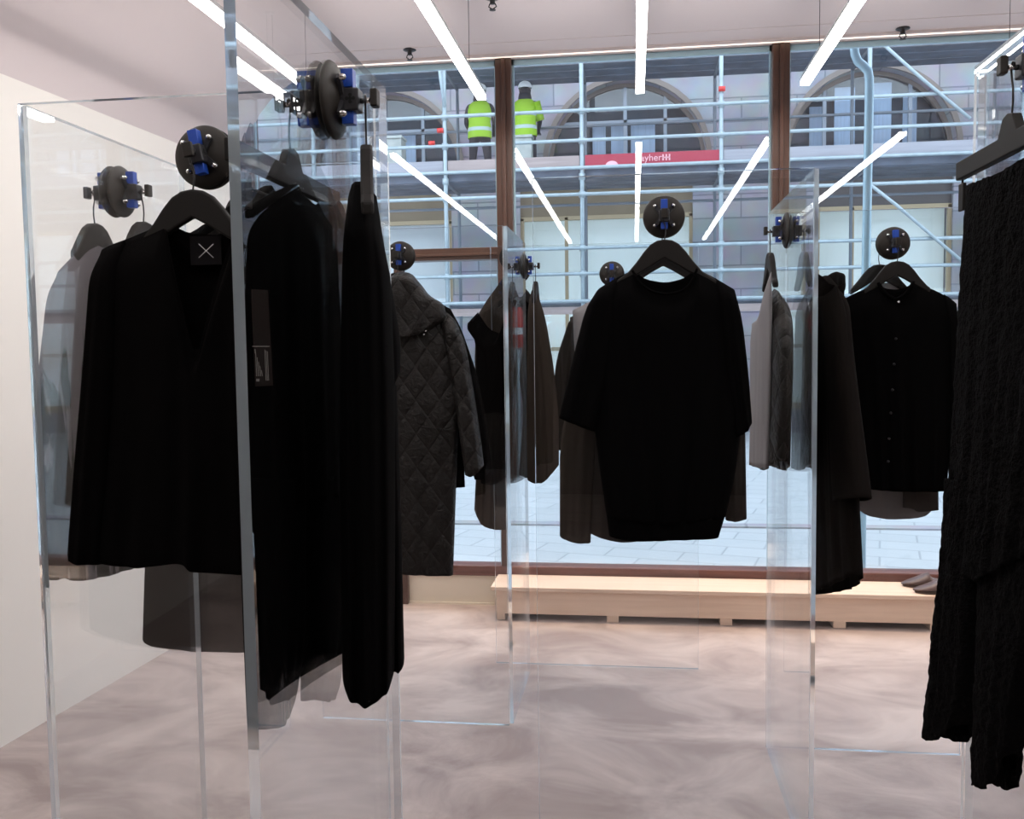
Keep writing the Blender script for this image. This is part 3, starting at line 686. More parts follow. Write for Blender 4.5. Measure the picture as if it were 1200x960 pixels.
cloth('sleeve', g, 'black_jersey', ('y', y0-.004, -1), [(838, 326), (850, 333), (861, 340)], [(862, 512), (872, 506), (881, 494)], [(838, 326), (846, 420), (862, 512)], [(861, 340), (870, 375), (877, 435), (881, 494)], T=.038, nu=26, nv=36, folds=2, fold=.004)
m = MB(); cols = []
for pts in ([(741, 317), (750, 332), (764, 342), (781, 345), (798, 342), (809, 333), (817, 315)],):
    q = resample([at(a_, b_, y=y0-.026) for a_, b_ in pts], 24); m.tube(q, .0035, 8)
m.build('collar', 'black_jersey', g)

# ---- coat behind the t-shirt
_, hp = hanger(ony(cM+Vector((.0, 0, -.01)), 2.6, 1), (0, 1, 0), 'hanger behind the t-shirt panel', .15)
g = garment('brown_coat', (hp.x, hp.y, .9), 'brown-black coat showing below the sleeves behind the t-shirt', 'coat')
cloth('body', g, 'brown_cloth', ('y', hp.y, 1), [(708, 352), (740, 336), (780, 330), (822, 336), (852, 350)], [(690, 624), (720, 634), (780, 630), (850, 606)], [(708, 352), (700, 450), (690, 624)], [(852, 350), (858, 470), (850, 606)], T=.035, nu=40, nv=30)
cloth('sleeve', g, 'taupe_cloth', ('y', hp.y, 1), [(690, 360), (700, 354), (712, 350)], [(657, 628), (672, 634), (692, 636)], [(690, 360), (672, 450), (656, 515), (656, 628)], [(712, 350), (700, 500), (692, 636)], T=.030, nu=20, nv=30, folds=2, fold=.003)
cloth('sleeve', g, 'brown_cloth', ('y', hp.y, 1), [(848, 350), (856, 354), (864, 360)], [(850, 609), (862, 610), (875, 607)], [(848, 350), (850, 500), (850, 609)], [(864, 360), (873, 480), (875, 607)], T=.030, nu=20, nv=30, folds=2, fold=.003)

# ---- hooded quilted coat
_, hp = hanger(ony(cH, 3.555, -1), (0, -1, 0), 'hanger hidden in the hood of the quilted coat', .15)
y0 = hp.y
g = garment('quilted_coat', (hp.x, y0, .6), 'long dark brown quilted coat with a hood, left of centre', 'coat')
cloth('body', g, 'quilted_cloth', ('y', y0, -1), [(425, 378), (450, 362), (478, 352), (506, 358), (532, 374)], [(425, 668), (470, 670), (531, 674)], [(425, 378), (420, 520), (425, 668)], [(532, 374), (539, 450), (535, 560), (531, 674)], T=.045, fold=.004, nu=50, nv=70)
cloth('sleeve', g, 'quilted_cloth', ('y', y0-.012, -1), [(514, 364), (524, 366), (534, 376)], [(545, 556), (556, 558), (567, 545)], [(514, 364), (530, 450), (545, 556)], [(534, 376), (546, 405), (557, 470), (564, 520), (567, 545)], T=.042, nu=30, nv=50, folds=2, fold=.003)
cloth('sleeve', g, 'quilted_cloth', ('y', y0-.012, -1), [(424, 378), (432, 370), (442, 366)], [(390, 548), (402, 558), (412, 556)], [(424, 378), (410, 420), (398, 500), (390, 548)], [(442, 366), (428, 450), (412, 556)], T=.042, nu=30, nv=50, folds=2, fold=.003)
cloth('hood', g, 'quilted_cloth', ('y', y0-.030, -1), [(452, 330), (466, 318), (482, 320), (492, 332)], [(440, 380), (462, 396), (490, 394), (506, 386)], [(452, 330), (444, 352), (440, 380)], [(492, 332), (502, 346), (520, 356), (524, 372), (506, 386)], T=.06, nu=36, nv=30, folds=3, fold=.006)
m = MB()
for a_, b_ in ((499, 388), (497, 392)): m.lathe([(0, .004), (.004, .002), (.004, 0)], at(a_, b_, y=y0-.075), (0, -1, 0), 12)
m.build('snap_button', 'steel', g)
pk = MB().tube([at(a_, b_, y=y0-.046) for a_, b_ in ((484, 498), (500, 501), (534, 505))], .0025, 8).build('pocket_welt', 'quilted_cloth', g)
# ---- black coat behind it
_, hp = hanger(ony(cH, 3.555, 1), (0, 1, 0), 'hanger behind the quilted coat panel', .15)
g = garment('black_coat', (hp.x, hp.y, .8), 'plain black coat behind the quilted coat, its sleeve showing at right', 'coat')
cloth('body', g, 'black_wool', ('y', hp.y, 1), [(432, 372), (478, 350), (524, 362)], [(428, 566), (480, 570), (545, 571)], [(432, 372), (428, 566)], [(524, 362), (540, 440), (545, 571)], T=.035, nu=36, nv=30)
cloth('sleeve', g, 'black_wool', ('y', hp.y-.0, 1), [(508, 356), (518, 357), (528, 362)], [(556, 562), (566, 561), (576, 550)], [(508, 356), (530, 440), (556, 562)], [(528, 362), (541, 386), (558, 435), (570, 490), (576, 550)], T=.032, nu=20, nv=34, folds=2)

# ---- open jacket and taupe coats round the no-entry sign view
_, hp = hanger(ony(cJ, 4.28, -1), (0, -1, 0), 'hanger of the open black jacket by the no-entry sign', .09)
y0 = hp.y+.012
g = garment('open_jacket', (hp.x, y0, .9), 'black jacket hanging open in a V, the no-entry sign showing through it', 'jacket')
cloth('front_panel', g, 'black_wool', ('y', y0, -1), [(560, 366), (573, 386), (590, 393), (597, 368), (600, 349), (606, 353)], [(563, 566), (580, 568), (597, 556)], [(560, 366), (545, 382), (558, 400), (557, 450), (560, 510), (563, 566)], [(606, 353), (599, 372), (600, 400), (606, 440), (599, 480), (597, 556)], T=.03, nu=40, nv=60, fold=.003)
cloth('front_panel', g, 'black_wool', ('y', y0, -1), [(608, 353), (617, 347), (628, 348)], [(608, 556), (622, 560), (640, 556)], [(608, 353), (615, 370), (615, 400), (608, 440), (614, 480), (608, 556)], [(628, 348), (640, 400), (640, 556)], T=.03, nu=30, nv=60, fold=.003)
g = garment('taupe_coat', (-.6, 4.346, .7), 'taupe coat behind the black open jacket, its hem and shoulder showing', 'coat')
cloth('body', g, 'taupe_cloth', ('y', 4.346, -1), [(584, 334), (588, 329), (594, 329)], [(556, 595), (566, 614), (580, 619), (594, 620)], [(584, 334), (572, 350), (558, 372), (556, 430), (560, 510), (556, 595)], [(594, 329), (595, 450), (594, 620)], T=.048, nu=30, nv=50, fold=.003, shoulder=.4)
cT = Vector((at(599, 300, y=4.287).x, 4.287, at(588, 302, y=4.287).z)); holder(cT, (0, 1, 0), 'suction holder of the taupe coat, mostly hidden by the wooden post')
hanger(cT, (0, 1, 0), 'hanger of the taupe coat behind the open black jacket', .06)
_, hp = hanger(onx(cP, -.492, 1), (1, 0, 0), 'hanger seen edge-on below the small holder above the no-entry sign', .09)
g = garment('slim_coat', (hp.x, hp.y, .9), 'slim dark taupe coat seen edge-on, right of the no-entry sign', 'coat')
cloth('body', g, 'taupe_cloth', ('y', hp.y, -1), [(620, 350), (624, 338), (631, 346)], [(618, 560), (628, 563), (640, 562), (655, 545)], [(620, 350), (618, 420), (617, 500), (618, 560)], [(631, 346), (640, 378), (649, 430), (655, 490), (655, 545)], T=.11, nu=26, nv=44, fold=.003)

# ---- rear panel garments
_, hp = hanger(ony(cQ, 4.28, -1), (0, -1, 0), 'hanger on the rear panel left of the t-shirt', .13)
g = garment('pale_top', (hp.x, hp.y, 1), 'pale grey top on the rear panel, a sliver showing left of the t-shirt', 'top')
cloth('body', g, 'pale_grey_cloth', ('y', hp.y, -1), [(671, 364), (694, 352), (717, 347), (740, 352), (763, 364)], [(678, 500), (717, 503), (757, 500)], [(671, 364), (674, 430), (678, 500)], [(763, 364), (760, 430), (757, 500)], T=.03, nu=30, nv=24)
_, hp = hanger(ony(cQ, 4.28, 1), (0, 1, 0), 'hanger on the window side of the rear panel', .13)
g = garment('dark_jacket', (hp.x, hp.y, .9), 'dark brown jacket on the rear panel, its sleeve showing left of the t-shirt', 'jacket')
cloth('body', g, 'brown_cloth', ('y', hp.y, 1), [(668, 372), (717, 350), (766, 372)], [(668, 520), (717, 524), (770, 520)], [(668, 372), (668, 520)], [(766, 372), (770, 520)], T=.03, nu=30, nv=24)
cloth('sleeve', g, 'brown_cloth', ('y', hp.y, 1), [(666, 378), (671, 373), (677, 371)], [(648, 520), (656, 528), (668, 524)], [(666, 378), (652, 420), (647, 470), (648, 520)], [(677, 371), (672, 450), (668, 524)], T=.03, nu=20, nv=24, folds=2)

# ---- garments on the panel right of the t-shirt
_, hp = hanger(onx(cD, .49, -1), (-1, 0, 0), 'hanger seen edge-on right of the t-shirt, left side of its panel', .12)
g = garment('quilted_jacket', (hp.x, hp.y, 1), 'brown quilted jacket seen edge-on just right of the t-shirt', 'jacket')
cloth('body', g, 'quilted_cloth_side', ('x', hp.x, -1), [(900, 366), (906, 338), (913, 342), (919, 365)], [(895, 545), (902, 550), (910, 552), (918, 540)], [(900, 366), (897, 440), (895, 545)], [(919, 365), (923, 400), (923, 440), (918, 540)], T=.035, nu=30, nv=44, fold=.003)
g = garment('grey_ghost', (.40, 2.9, 1), 'pale cloth strip standing for a panel reflection, left of the brown quilted jacket', 'jumper')
cloth('body', g, 'pale_grey_cloth', ('x', .397, -1), [(881, 380), (889, 374), (895, 345), (904, 318)], [(880, 544), (890, 548), (900, 548)], [(881, 380), (880, 460), (880, 544)], [(904, 318), (904, 420), (900, 548)], T=.012, nu=24, nv=34, fold=.003)  # pale cloth standing in for a ghost reflection in the panels
_, hp = hanger(onx(cD, .49, 1), (1, 0, 0), 'hanger seen edge-on right of the t-shirt, right side of its panel', .12)
g = garment('black_shirt', (hp.x, hp.y, 1), 'black shirt seen through the clear panel left of the long winter coat', 'shirt')
cloth('body', g, 'black_jersey', ('x', hp.x-.008, 1), [(930, 352), (937, 342), (945, 346)], [(925, 540), (933, 552), (944, 553)], [(930, 352), (926, 440), (925, 540)], [(945, 346), (946, 440), (944, 553)], T=.022, nu=20, nv=30)
g = garment('winter_coat', (.62, 2.9, .7), 'long dark winter coat hanging right of the edge-on panel, before the shirt', 'coat')
cloth('body', g, 'brown_black_cloth', ('x', .625, 1), [(952, 336), (958, 326), (970, 322), (982, 336)], [(952, 697), (985, 689), (1005, 674)], [(952, 336), (951, 450), (951, 600), (952, 697)], [(982, 336), (992, 450), (1000, 580), (1005, 674)], T=.04, nu=40, nv=60, fold=.005)
cloth('sleeve', g, 'brown_black_cloth', ('x', .632, 1), [(962, 328), (973, 325), (983, 339)], [(968, 584), (990, 588), (1014, 583)], [(962, 328), (962, 450), (968, 584)], [(983, 339), (988, 390), (1001, 490), (1014, 583)], T=.045, nu=30, nv=50, folds=2, fold=.003)
cloth('collar', g, 'brown_black_cloth', ('x', .630, 1), [(950, 330), (962, 318), (976, 322), (982, 336)], [(950, 345), (965, 350), (980, 345)], [(950, 330), (950, 345)], [(982, 336), (980, 345)], T=.045, nu=20, nv=10, cls=False)

# ---- banded collar shirt
_, hp = hanger(ony(cE, 3.455, -1), (0, -1, 0), 'black hanger holding the banded-collar shirt at right', .11)
y0 = hp.y
g = garment('banded_collar_shirt', (hp.x, y0, 1), 'black button-front shirt with a banded collar, hanging at right', 'shirt')
cloth('body', g, 'black_jersey', ('y', y0, -1), ([(984, 353), (1005, 342), (1029, 333)], [(1029, 333), (1038, 347), (1050, 355), (1062, 347), (1071, 332)], [(1071, 332), (1098, 341), (1120, 355)]),
      [(1008, 572), (1050, 575), (1108, 575)], [(984, 353), (995, 430), (1004, 500), (1008, 572)], [(1120, 355), (1116, 450), (1110, 575)], T=.035, back_neck=[(1029, 333), (1040, 338), (1050, 339), (1060, 338), (1071, 332)], nu=50, nv=44, fold=.004)
cloth('sleeve', g, 'black_jersey', ('y', y0-.004, -1), [(1106, 345), (1113, 349), (1121, 356)], [(1112, 572), (1124, 574), (1136, 570)], [(1106, 345), (1110, 450), (1112, 572)], [(1121, 356), (1128, 450), (1136, 570)], T=.03, nu=20, nv=30, folds=2)
m = MB(); m.tube(resample([at(a_, b_, y=y0-.024) for a_, b_ in ((1029, 331), (1037, 344), (1050, 352), (1062, 344), (1071, 330))], 20), .006, 8); m.build('band_collar', 'black_jersey', g)
for a_, b_ in ((1053, 354), (1050, 397), (1048, 427), (1046, 457), (1044, 484), (1042, 514), (1041, 541)):
    MB().lathe([(0, .003), (.0035, .002), (.0045, 0), (.0045, -.003)], at(a_, b_, y=y0-.040), (0, -1, 0), 12).build('button', 'steel' if b_ == 354 else 'bracket_metal', g)
_, hp = hanger(ony(cE+Vector((-.03, 0, 0)), 3.455, 1), (0, 1, 0), 'hanger behind the banded-collar shirt panel', .10)
g = garment('grey_vest', (hp.x, hp.y, .9), 'grey garment behind the banded-collar shirt, its rounded hem showing below', 'top')
cloth('body', g, 'grey_cloth', ('y', hp.y, 1), [(992, 356), (1012, 340), (1036, 330), (1070, 338), (1104, 356)], [(1001, 590), (1012, 603), (1040, 608), (1080, 606), (1098, 592)], [(992, 356), (999, 480), (1001, 590)], [(1104, 356), (1102, 480), (1098, 592)], T=.025, nu=40, nv=30, fold=.002)
cloth('dark_panel', g, 'brown_black_cloth', ('y', hp.y-.034, 1), [(1060, 380), (1098, 380)], [(1058, 595), (1070, 596), (1074, 600), (1100, 598)], [(1060, 380), (1058, 595)], [(1098, 380), (1100, 598)], T=.008, nu=20, nv=20, fold=.001, shoulder=.5)

# ---- fuzzy trousers at the right edge
_, hp = clip_hanger(onx(cF, FX, -1), (-1, 0, 0), 'clip hanger at the right edge holding the fuzzy black trousers', .215)
xt = hp.x
g = garment('fuzzy_trousers', (xt, hp.y, .85), 'long fuzzy black trousers hanging from clips at the right edge', 'trousers')
cloth('waist', g, 'fuzzy_chenille', ('x', xt, -1), [(1139, 222), (1165, 212), (1200, 200), (1240, 175), (1300, 160)], [(1117, 600), (1155, 690), (1240, 640)], [(1139, 222), (1133, 300), (1125, 450), (1117, 600)], [(1300, 160), (1280, 400), (1240, 640)], T=.03, fold=.003, rough=.0035, cls=False, nu=80, nv=110, folds=6)
cloth('leg', g, 'fuzzy_chenille', ('x', xt, -1), [(1119, 560), (1135, 562), (1156, 565)], [(1091, 862), (1105, 870), (1120, 868), (1130, 850)], [(1119, 560), (1112, 660), (1102, 740), (1098, 800), (1092, 835), (1091, 862)], [(1156, 565), (1150, 700), (1142, 790), (1137, 828), (1130, 850)], T=.03, fold=.003, rough=.0035, nu=44, nv=110, folds=3, cls=False)
cloth('leg', g, 'fuzzy_chenille', ('x', xt, -1), [(1150, 560), (1190, 562), (1250, 565)], [(1146, 900), (1152, 920), (1168, 927), (1181, 916), (1188, 884)], [(1150, 560), (1150, 700), (1148, 800), (1146, 860), (1146, 900)], [(1250, 565), (1222, 700), (1199, 810), (1188, 884)], T=.022, fold=.003, rough=.0035, nu=56, nv=110, folds=3, cls=False)

# ------------------------------------------------------------------ street
struct(B('ground', 'street_pavers', (-30, WY+.12, -.16), (34, 17, -.06)))
kb = B('kerb', 'facade_stone', (-30, 8.0, -.06), (34, 8.14, -.045)); struct(kb); 
FY = 17.0
def fz(px, py, y=FY): return at(px, py, y=y).z
def fx(px, py, y=FY): return at(px, py, y=y).x
# facade with three arched and three rectangular openings
arch_c = [fx(450, 180), fx(734, 180), fx(1021, 180)]; arch_r = 1.42
arch_z = 4.86
step = arch_c[1]-arch_c[0]; arches = [arch_c[0]-step] + arch_c + [arch_c[2]+step]
shops = [(fx(300, 300), fx(530, 300)), (fx(610, 300), fx(812, 300)), (fx(957, 300), fx(1116, 300))]
shops = [(shops[0][0]-4.6, shops[0][1]-4.6)] + shops + [(shops[2][0]+4.6, shops[2][1]+4.6)]
SH0, SH1 = .35, 4.58
m = MB(); bm = m.bm
gx = set([-14.0, 16.0]); x_ = -14.0
while x_ < 16: gx.add(round(x_, 3)); x_ += .08
for c_ in arches: gx |= {c_-arch_r, c_+arch_r}
for s0, s1 in shops: gx |= {s0, s1}
gx = sorted(gx)
def arch_top(x):
    for c_ in arches:
        if abs(x-c_) <= arch_r+1e-6: return arch_z-.06, arch_z+math.sqrt(max(0, arch_r**2-(x-c_)**2))
    return None
def quad(p): bm.faces.new([bm.verts.new(v) for v in p])
D = .38
for xa, xb in zip(gx, gx[1:]):
    xm = (xa+xb)/2
    shop = any(s0 < xm < s1 for s0, s1 in shops); ar = any(abs(xm-c_) < arch_r for c_ in arches)
    zs = [(-.1, SH0), (SH1, None)] if shop else [(-.1, None)]
    z0 = SH1 if shop else -.1
    if shop:
        quad([(xa, FY, -.1), (xb, FY, -.1), (xb, FY, SH0), (xa, FY, SH0)])
        quad([(xa, FY, SH1), (xb, FY, SH1), (xb, FY+D, SH1), (xa, FY+D, SH1)]); quad([(xa, FY, SH0), (xb, FY, SH0), (xb, FY+D, SH0), (xa, FY+D, SH0)])
    if ar:
        a0, a1 = arch_top(xa) or (arch_z-.06, arch_z), arch_top(xb) or (arch_z-.06, arch_z)
        quad([(xa, FY, z0), (xb, FY, z0), (xb, FY, a1[0]), (xa, FY, a0[0])])
        quad([(xa, FY, a0[1]), (xb, FY, a1[1]), (xb, FY, 11), (xa, FY, 11)])
        quad([(xa, FY, a0[1]), (xb, FY, a1[1]), (xb, FY+D, a1[1]), (xa, FY+D, a0[1])])
        quad([(xa, FY, a0[0]), (xb, FY, a1[0]), (xb, FY+D, a1[0]), (xa, FY+D, a0[0])])
    else: quad([(xa, FY, z0), (xb, FY, z0), (xb, FY, 11), (xa, FY, 11)])
for c_ in arches:
    for s in (-1, 1): quad([(c_+s*arch_r, FY, arch_z-.06), (c_+s*arch_r, FY+D, arch_z-.06), (c_+s*arch_r, FY+D, arch_z), (c_+s*arch_r, FY, arch_z)])
for s0, s1 in shops:
    for s in (s0, s1): quad([(s, FY, SH0), (s, FY+D, SH0), (s, FY+D, SH1), (s, FY, SH1)])
m.box((-14, FY+.62, -.1), (16, FY+.8, 11))
fac = m.build('building_facade', 'facade_stone'); fac['kind'] = 'structure'; fac.name = 'wall_facade'
for k, (za, zb, dy) in enumerate(((4.62, 4.74, .16), (6.62, 6.80, .22), (6.98, 7.2, .35))):
    B('cornice', 'facade_stone', (-14, FY-dy, za), (16, FY, zb), fac)
def arch_poly(c_, r, z0): return [(c_+r, z0-.06)] + [(c_+r*math.cos(math.pi*k/24), z0+r*math.sin(math.pi*k/24)) for k in range(25)] + [(c_-r, z0-.06)]
names = ['far left arched window hidden by garments', 'left arched window over the street, behind the first scaffold post', 'middle arched window over the red banner', 'right arched window behind the bent drainpipe', 'far right arched window at the picture edge']
for i, c_ in enumerate(arches):
    e = empty('arched_window', (c_, FY+.3, arch_z-.06), names[i], 'window', 'arched windows of the building across the street')
    m = MB(); q = arch_poly(c_, arch_r, arch_z); q2 = arch_poly(c_, arch_r-.07, arch_z)
    for (a0, a1), (b0, b1) in zip(zip(q, q[1:]), zip(q2, q2[1:])):
        m.prism([(a0[0], FY+.20, a0[1]), (a1[0], FY+.20, a1[1]), (b1[0], FY+.20, b1[1]), (b0[0], FY+.20, b0[1])], (0, .08, 0))
    m.build('arch_frame', 'arch_frame', e)
    m = MB()
    q3 = arch_poly(c_, arch_r+.09, arch_z)[1:-1]; q4 = arch_poly(c_, arch_r, arch_z)[1:-1]
    for (a0, a1), (b0, b1) in zip(zip(q3, q3[1:]), zip(q4, q4[1:])):
        m.prism([(a0[0], FY-.05, a0[1]), (a1[0], FY-.05, a1[1]), (b1[0], FY-.05, b1[1]), (b0[0], FY-.05, b0[1])], (0, .05, 0))
    m.build('arch_moulding', 'arch_frame', e)
    m = MB()
    for s in (-.75, -.02, .7): m.box((c_+s-.03, FY+.21, arch_z-.06), (c_+s+.03, FY+.27, arch_z+math.sqrt(arch_r**2-s*s)-.03))
    m.box((c_-arch_r, FY+.21, arch_z+.72), (c_+arch_r, FY+.27, arch_z+.77)) if i != 3 else None
    m.build('mullions', 'window_frame_paint', e)
    MB().prism([(x, FY+.24, z) for x, z in arch_poly(c_, arch_r-.02, arch_z)], (0, .005, 0)).build('pane', 'window_glass', e)
    MB().prism([(x, FY+.50, z) for x, z in arch_poly(c_, arch_r-.02, arch_z)], (0, .01, 0)).build('room_shade', 'arch_back', e)  # dark sheet standing for the unlit room behind the pane
    for (u0, u1) in ((-.62, -.38), (-.28, .02), (.08, .52)) if i != 3 else ((-.98, -.72), (-.55, -.2), (.1, .42), (.62, .85)):
        mm = MB(); n = 14
        def zz(u): return arch_z + (.72 if i != 3 else math.sqrt(max(0, (arch_r-.1)**2-u*u)))
        mm.box((c_+u0, FY+.36, arch_z-.06), (c_+u1, FY+.40, min(zz(u0), zz(u1)))); mm.build('curtain', 'curtain', e)
sn = ['far left shop front hidden by garments', 'left shop front with a brown fascia, behind the first scaffold post', 'middle shop front with a brown fascia and pale glass', 'right shop front with a dark fascia behind the bent drainpipe', 'far right shop front past the picture edge']
for i, (s0, s1) in enumerate(shops):
    e = empty('shop_front', ((s0+s1)/2, FY+.2, SH0), sn[i], 'shop window', 'shop fronts across the street')
    zf = fz(730, 252) if i < 3 else fz(1040, 241)
    B('fascia', 'shop_fascia' if i < 3 else 'dark_fascia', (s0, FY+.08, zf), (s1, FY+.2, SH1), e)
    m = MB(); w = .06
    for xx_ in (s0+w/2, s1-w/2, s0+(s1-s0)*.27): m.box((xx_-w/2, FY+.06, SH0), (xx_+w/2, FY+.16, zf))
    m.box((s0, FY+.06, zf-.05), (s1, FY+.16, zf+.02)); m.box((s0, FY+.06, SH0), (s1, FY+.16, SH0+.12)); m.box((s0, FY+.05, SH1-.05), (s1, FY+.2, SH1))
    m.build('frame', 'shop_frame', e)
    B('pane', 'window_glass', (s0, FY+.10, SH0), (s1, FY+.106, zf), e)
    B('glowing_back', 'shop_back_glow' if i in (0, 2, 4, 3) else 'shop_dim_glow', (s0, FY+.45, SH0), (s1, FY+.47, zf), e)  # back sheet glows in place of a lit interior
    B('display_shelf', 'shop_frame', (s0, FY+.2, 1.45), (s1, FY+.45, 1.52), e)
    for k in range(3):
        lx = s0+(s1-s0)*(.2+.28*k); MB().lathe([(0, .05), (.04, .03), (.05, 0), (.03, -.04), (0, -.05)], (lx, FY+.34, 2.2), (0, 0, 1), 12).build('lamp', 'shop_lamp', e)

# scaffold
SY, SB = 15.0, 16.15
scaf = empty('scaffold', (0, 15.5, -.06), 'silver tube scaffold standing across the street before the stone building', 'scaffold')
zd = [fz(682, 355, SY), fz(682, 207, SY), fz(682, 72, SY)]
svx = [fx(p, 200, SY) for p in (522, 682, 845)]; st = svx[1]-svx[0]
allx = [svx[0]-2*st, svx[0]-st] + svx + [svx[2]+st, svx[2]+2*st, svx[2]+3*st]
for x in allx:
    for yy in (SY, SB):
        MB().cyl((x, yy, -.06), (x, yy, 8.2), .034 if yy == SY else .028, 10).build('upright', 'galvanized' if yy == SY else 'dull_tube', scaf)
    for z in zd: MB().cyl((x, SY, z-.02), (x, SB, z-.02), .026, 8).build('transom', 'dull_tube', scaf)
    m = MB()
    for z in [zd[1]+.0, fz(682, 130, SY), fz(682, 165, SY), fz(682, 228, SY), fz(682, 291, SY), fz(682, 321, SY)]: m.cyl((x, SY, z-.05), (x, SY, z+.05), .052, 10)
    m.build('couplers', 'galvanized', scaf)
for py in (130, 165, 197, 228, 291, 321, 353): 
    z = fz(682, py, SY); MB().cyl((allx[0]-1, SY-.04, z), (allx[-1]+1, SY-.04, z), .029, 8).build('rail', 'galvanized', scaf)
for py in (148, 240):
    z = fz(682, py, SB); MB().cyl((allx[0]-1, SB, z), (allx[-1]+1, SB, z), .024, 8).build('rail', 'dull_tube', scaf)
for k, z in enumerate(zd):
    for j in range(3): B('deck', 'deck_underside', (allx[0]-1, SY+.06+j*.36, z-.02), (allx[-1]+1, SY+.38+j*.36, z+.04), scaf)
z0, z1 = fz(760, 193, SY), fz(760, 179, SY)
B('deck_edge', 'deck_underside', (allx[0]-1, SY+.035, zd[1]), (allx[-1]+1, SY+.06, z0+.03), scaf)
for i in range(len(allx)-1):
    if i == 3:
        continue
    B('toe_board', 'pale_toe_board' if i in (0, 1, 4, 5, 6) else 'toe_board', (allx[i]+.04, SY-.0, z0), (allx[i+1]-.04, SY+.03, z1), scaf)
z0b = fz(600, 372, SY); 
for i in range(len(allx)-1): B('toe_board', 'toe_board', (allx[i]+.04, SY, zd[0]-.18), (allx[i+1]-.04, SY+.03, zd[0]-.06), scaf)
bn = B('banner_board', 'red_banner', (svx[1]+.05, SY-.015, z0-.0), (svx[2]-.03, SY+.02, z1), scaf)
def text(s, size, loc, mat, parent, name='lettering'):
    cu = bpy.data.curves.new(name, 'FONT'); cu.body = s; cu.size = size; cu.extrude = .003; cu.align_x = 'LEFT'
    o = bpy.data.objects.new(name, cu); scene.collection.objects.link(o)
    dg = bpy.context.evaluated_depsgraph_get(); me = bpy.data.meshes.new_from_object(o.evaluated_get(dg)); bpy.data.objects.remove(o)
    me.transform(Matrix.Translation(loc) @ Matrix.Rotation(math.pi/2, 4, 'X'))
    o = bpy.data.objects.new(name, me); scene.collection.objects.link(o); me.materials.clear(); me.materials.append(MAT[mat])
    put(o, parent) if parent.parent is None else setattr(o, 'parent', parent)
    return o
def put2(o, part):
    """sub-part of a part: the part has no transform of its own, only its parent inverse"""
    o.parent = part; o.matrix_parent_inverse = Matrix.Identity(4)
tx = fx(745, 187, SY-.02)
lt = text('Layher', .15, (tx, SY-.022, z0+.055), 'banner_letters', bn); put2(lt, bn)
m = MB(); xq = fx(777, 187, SY)
for k in (0, .05, .10): m.box((xq+k-.012, SY-.02, z0+.055), (xq+k+.012, SY-.016, z0+.15))
m.box((xq-.012, SY-.02, z0+.09), (xq+.112, SY-.016, z0+.11)); put2(m.build('emblem', 'banner_letters'), bn)
m = MB(); c0 = fx(717, 190, SY); m.prism([(c0+.10*math.cos(math.pi*k/12), SY-.017, z0+.01+.07*math.sin(math.pi*k/12)) for k in range(13)], (0, .002, 0)); put2(m.build('half_round_logo', 'banner_letters'), bn)
def brace(pts, r=.026):
    MB().tube([at(a_, b_, y=SY-.08) for a_, b_ in pts], r, 8).build('brace', 'galvanized', scaf)
brace([(1033, 50), (1080, 92), (1137, 139)]); brace([(1018, 215), (1050, 240), (1078, 264), (1128, 307)]); brace([(513, 60), (516, 90), (521, 125)]); 
# red couplers on the rail
for a_, b_ in ((506, 168), (516, 153), (846, 104)):
    q = at(a_, b_, y=SY-.04); MB().cyl(q-Vector((.05, 0, 0)), q+Vector((.05, 0, 0)), .04, 10).build('red_coupler', 'sign_red', scaf)
for i, (a_, b_, c_, d_) in enumerate(((447, 161, 473, 190), (602, 160, 624, 186))):
    p0, p1 = at(a_, d_, y=SB-.5), at(c_, b_, y=SB-.5)
    e = empty('tool_box', ((p0.x+p1.x)/2, SB-.5, zd[1]+.04), ['pale grey crate on the scaffold deck at the left', 'pale grey crate on the scaffold deck before the right worker'][i], 'box')
    B('crate_body', 'grey_case', (p0.x, SB-.5-.16, zd[1]+.04), (p1.x, SB-.5+.16, p1.z-.05), e, .01); B('lid', 'grey_case', (p0.x-.015, SB-.5-.18, p1.z-.05), (p1.x+.015, SB-.5+.18, p1.z), e, .01)

# bent drainpipe on the near side of the street
PY = 6.6
pts = [(1001, 20), (1001, 60), (1004, 71), (1014, 79), (1018, 84), (1019, 96), (1018, 150), (1015, 300), (1011, 520)]
q = resample([at(a_, b_, y=PY) for a_, b_ in pts], 60); q.append(Vector((q[-1].x, PY, -.06)))
dp = MB().tube(q, .029, 16).build('drainpipe', 'pipe_paint'); tag(dp, 'pale blue drainpipe with an S-bend outside the window, right of the post', 'pipe')

# no-entry sign
sc = at(606, 384, y=13.5)
ns_ = empty('no_entry_sign', (sc.x, 13.5, -.06), 'round red no-entry sign with a white bar, seen between the garments', 'sign')
MB().lathe([(0, 0), (.30, 0), (.30, -.01), (0, -.01)], (sc.x, 13.5, sc.z), (0, -1, 0), 40).build('disc', 'sign_red', ns_)
B('white_bar', 'sign_white', (sc.x-.23, 13.484, sc.z-.10), (sc.x+.23, 13.492, sc.z-.0), ns_)
MB().cyl((sc.x, 13.55, -.06), (sc.x, 13.55, sc.z+.2), .03, 10).build('post', 'galvanized', ns_)

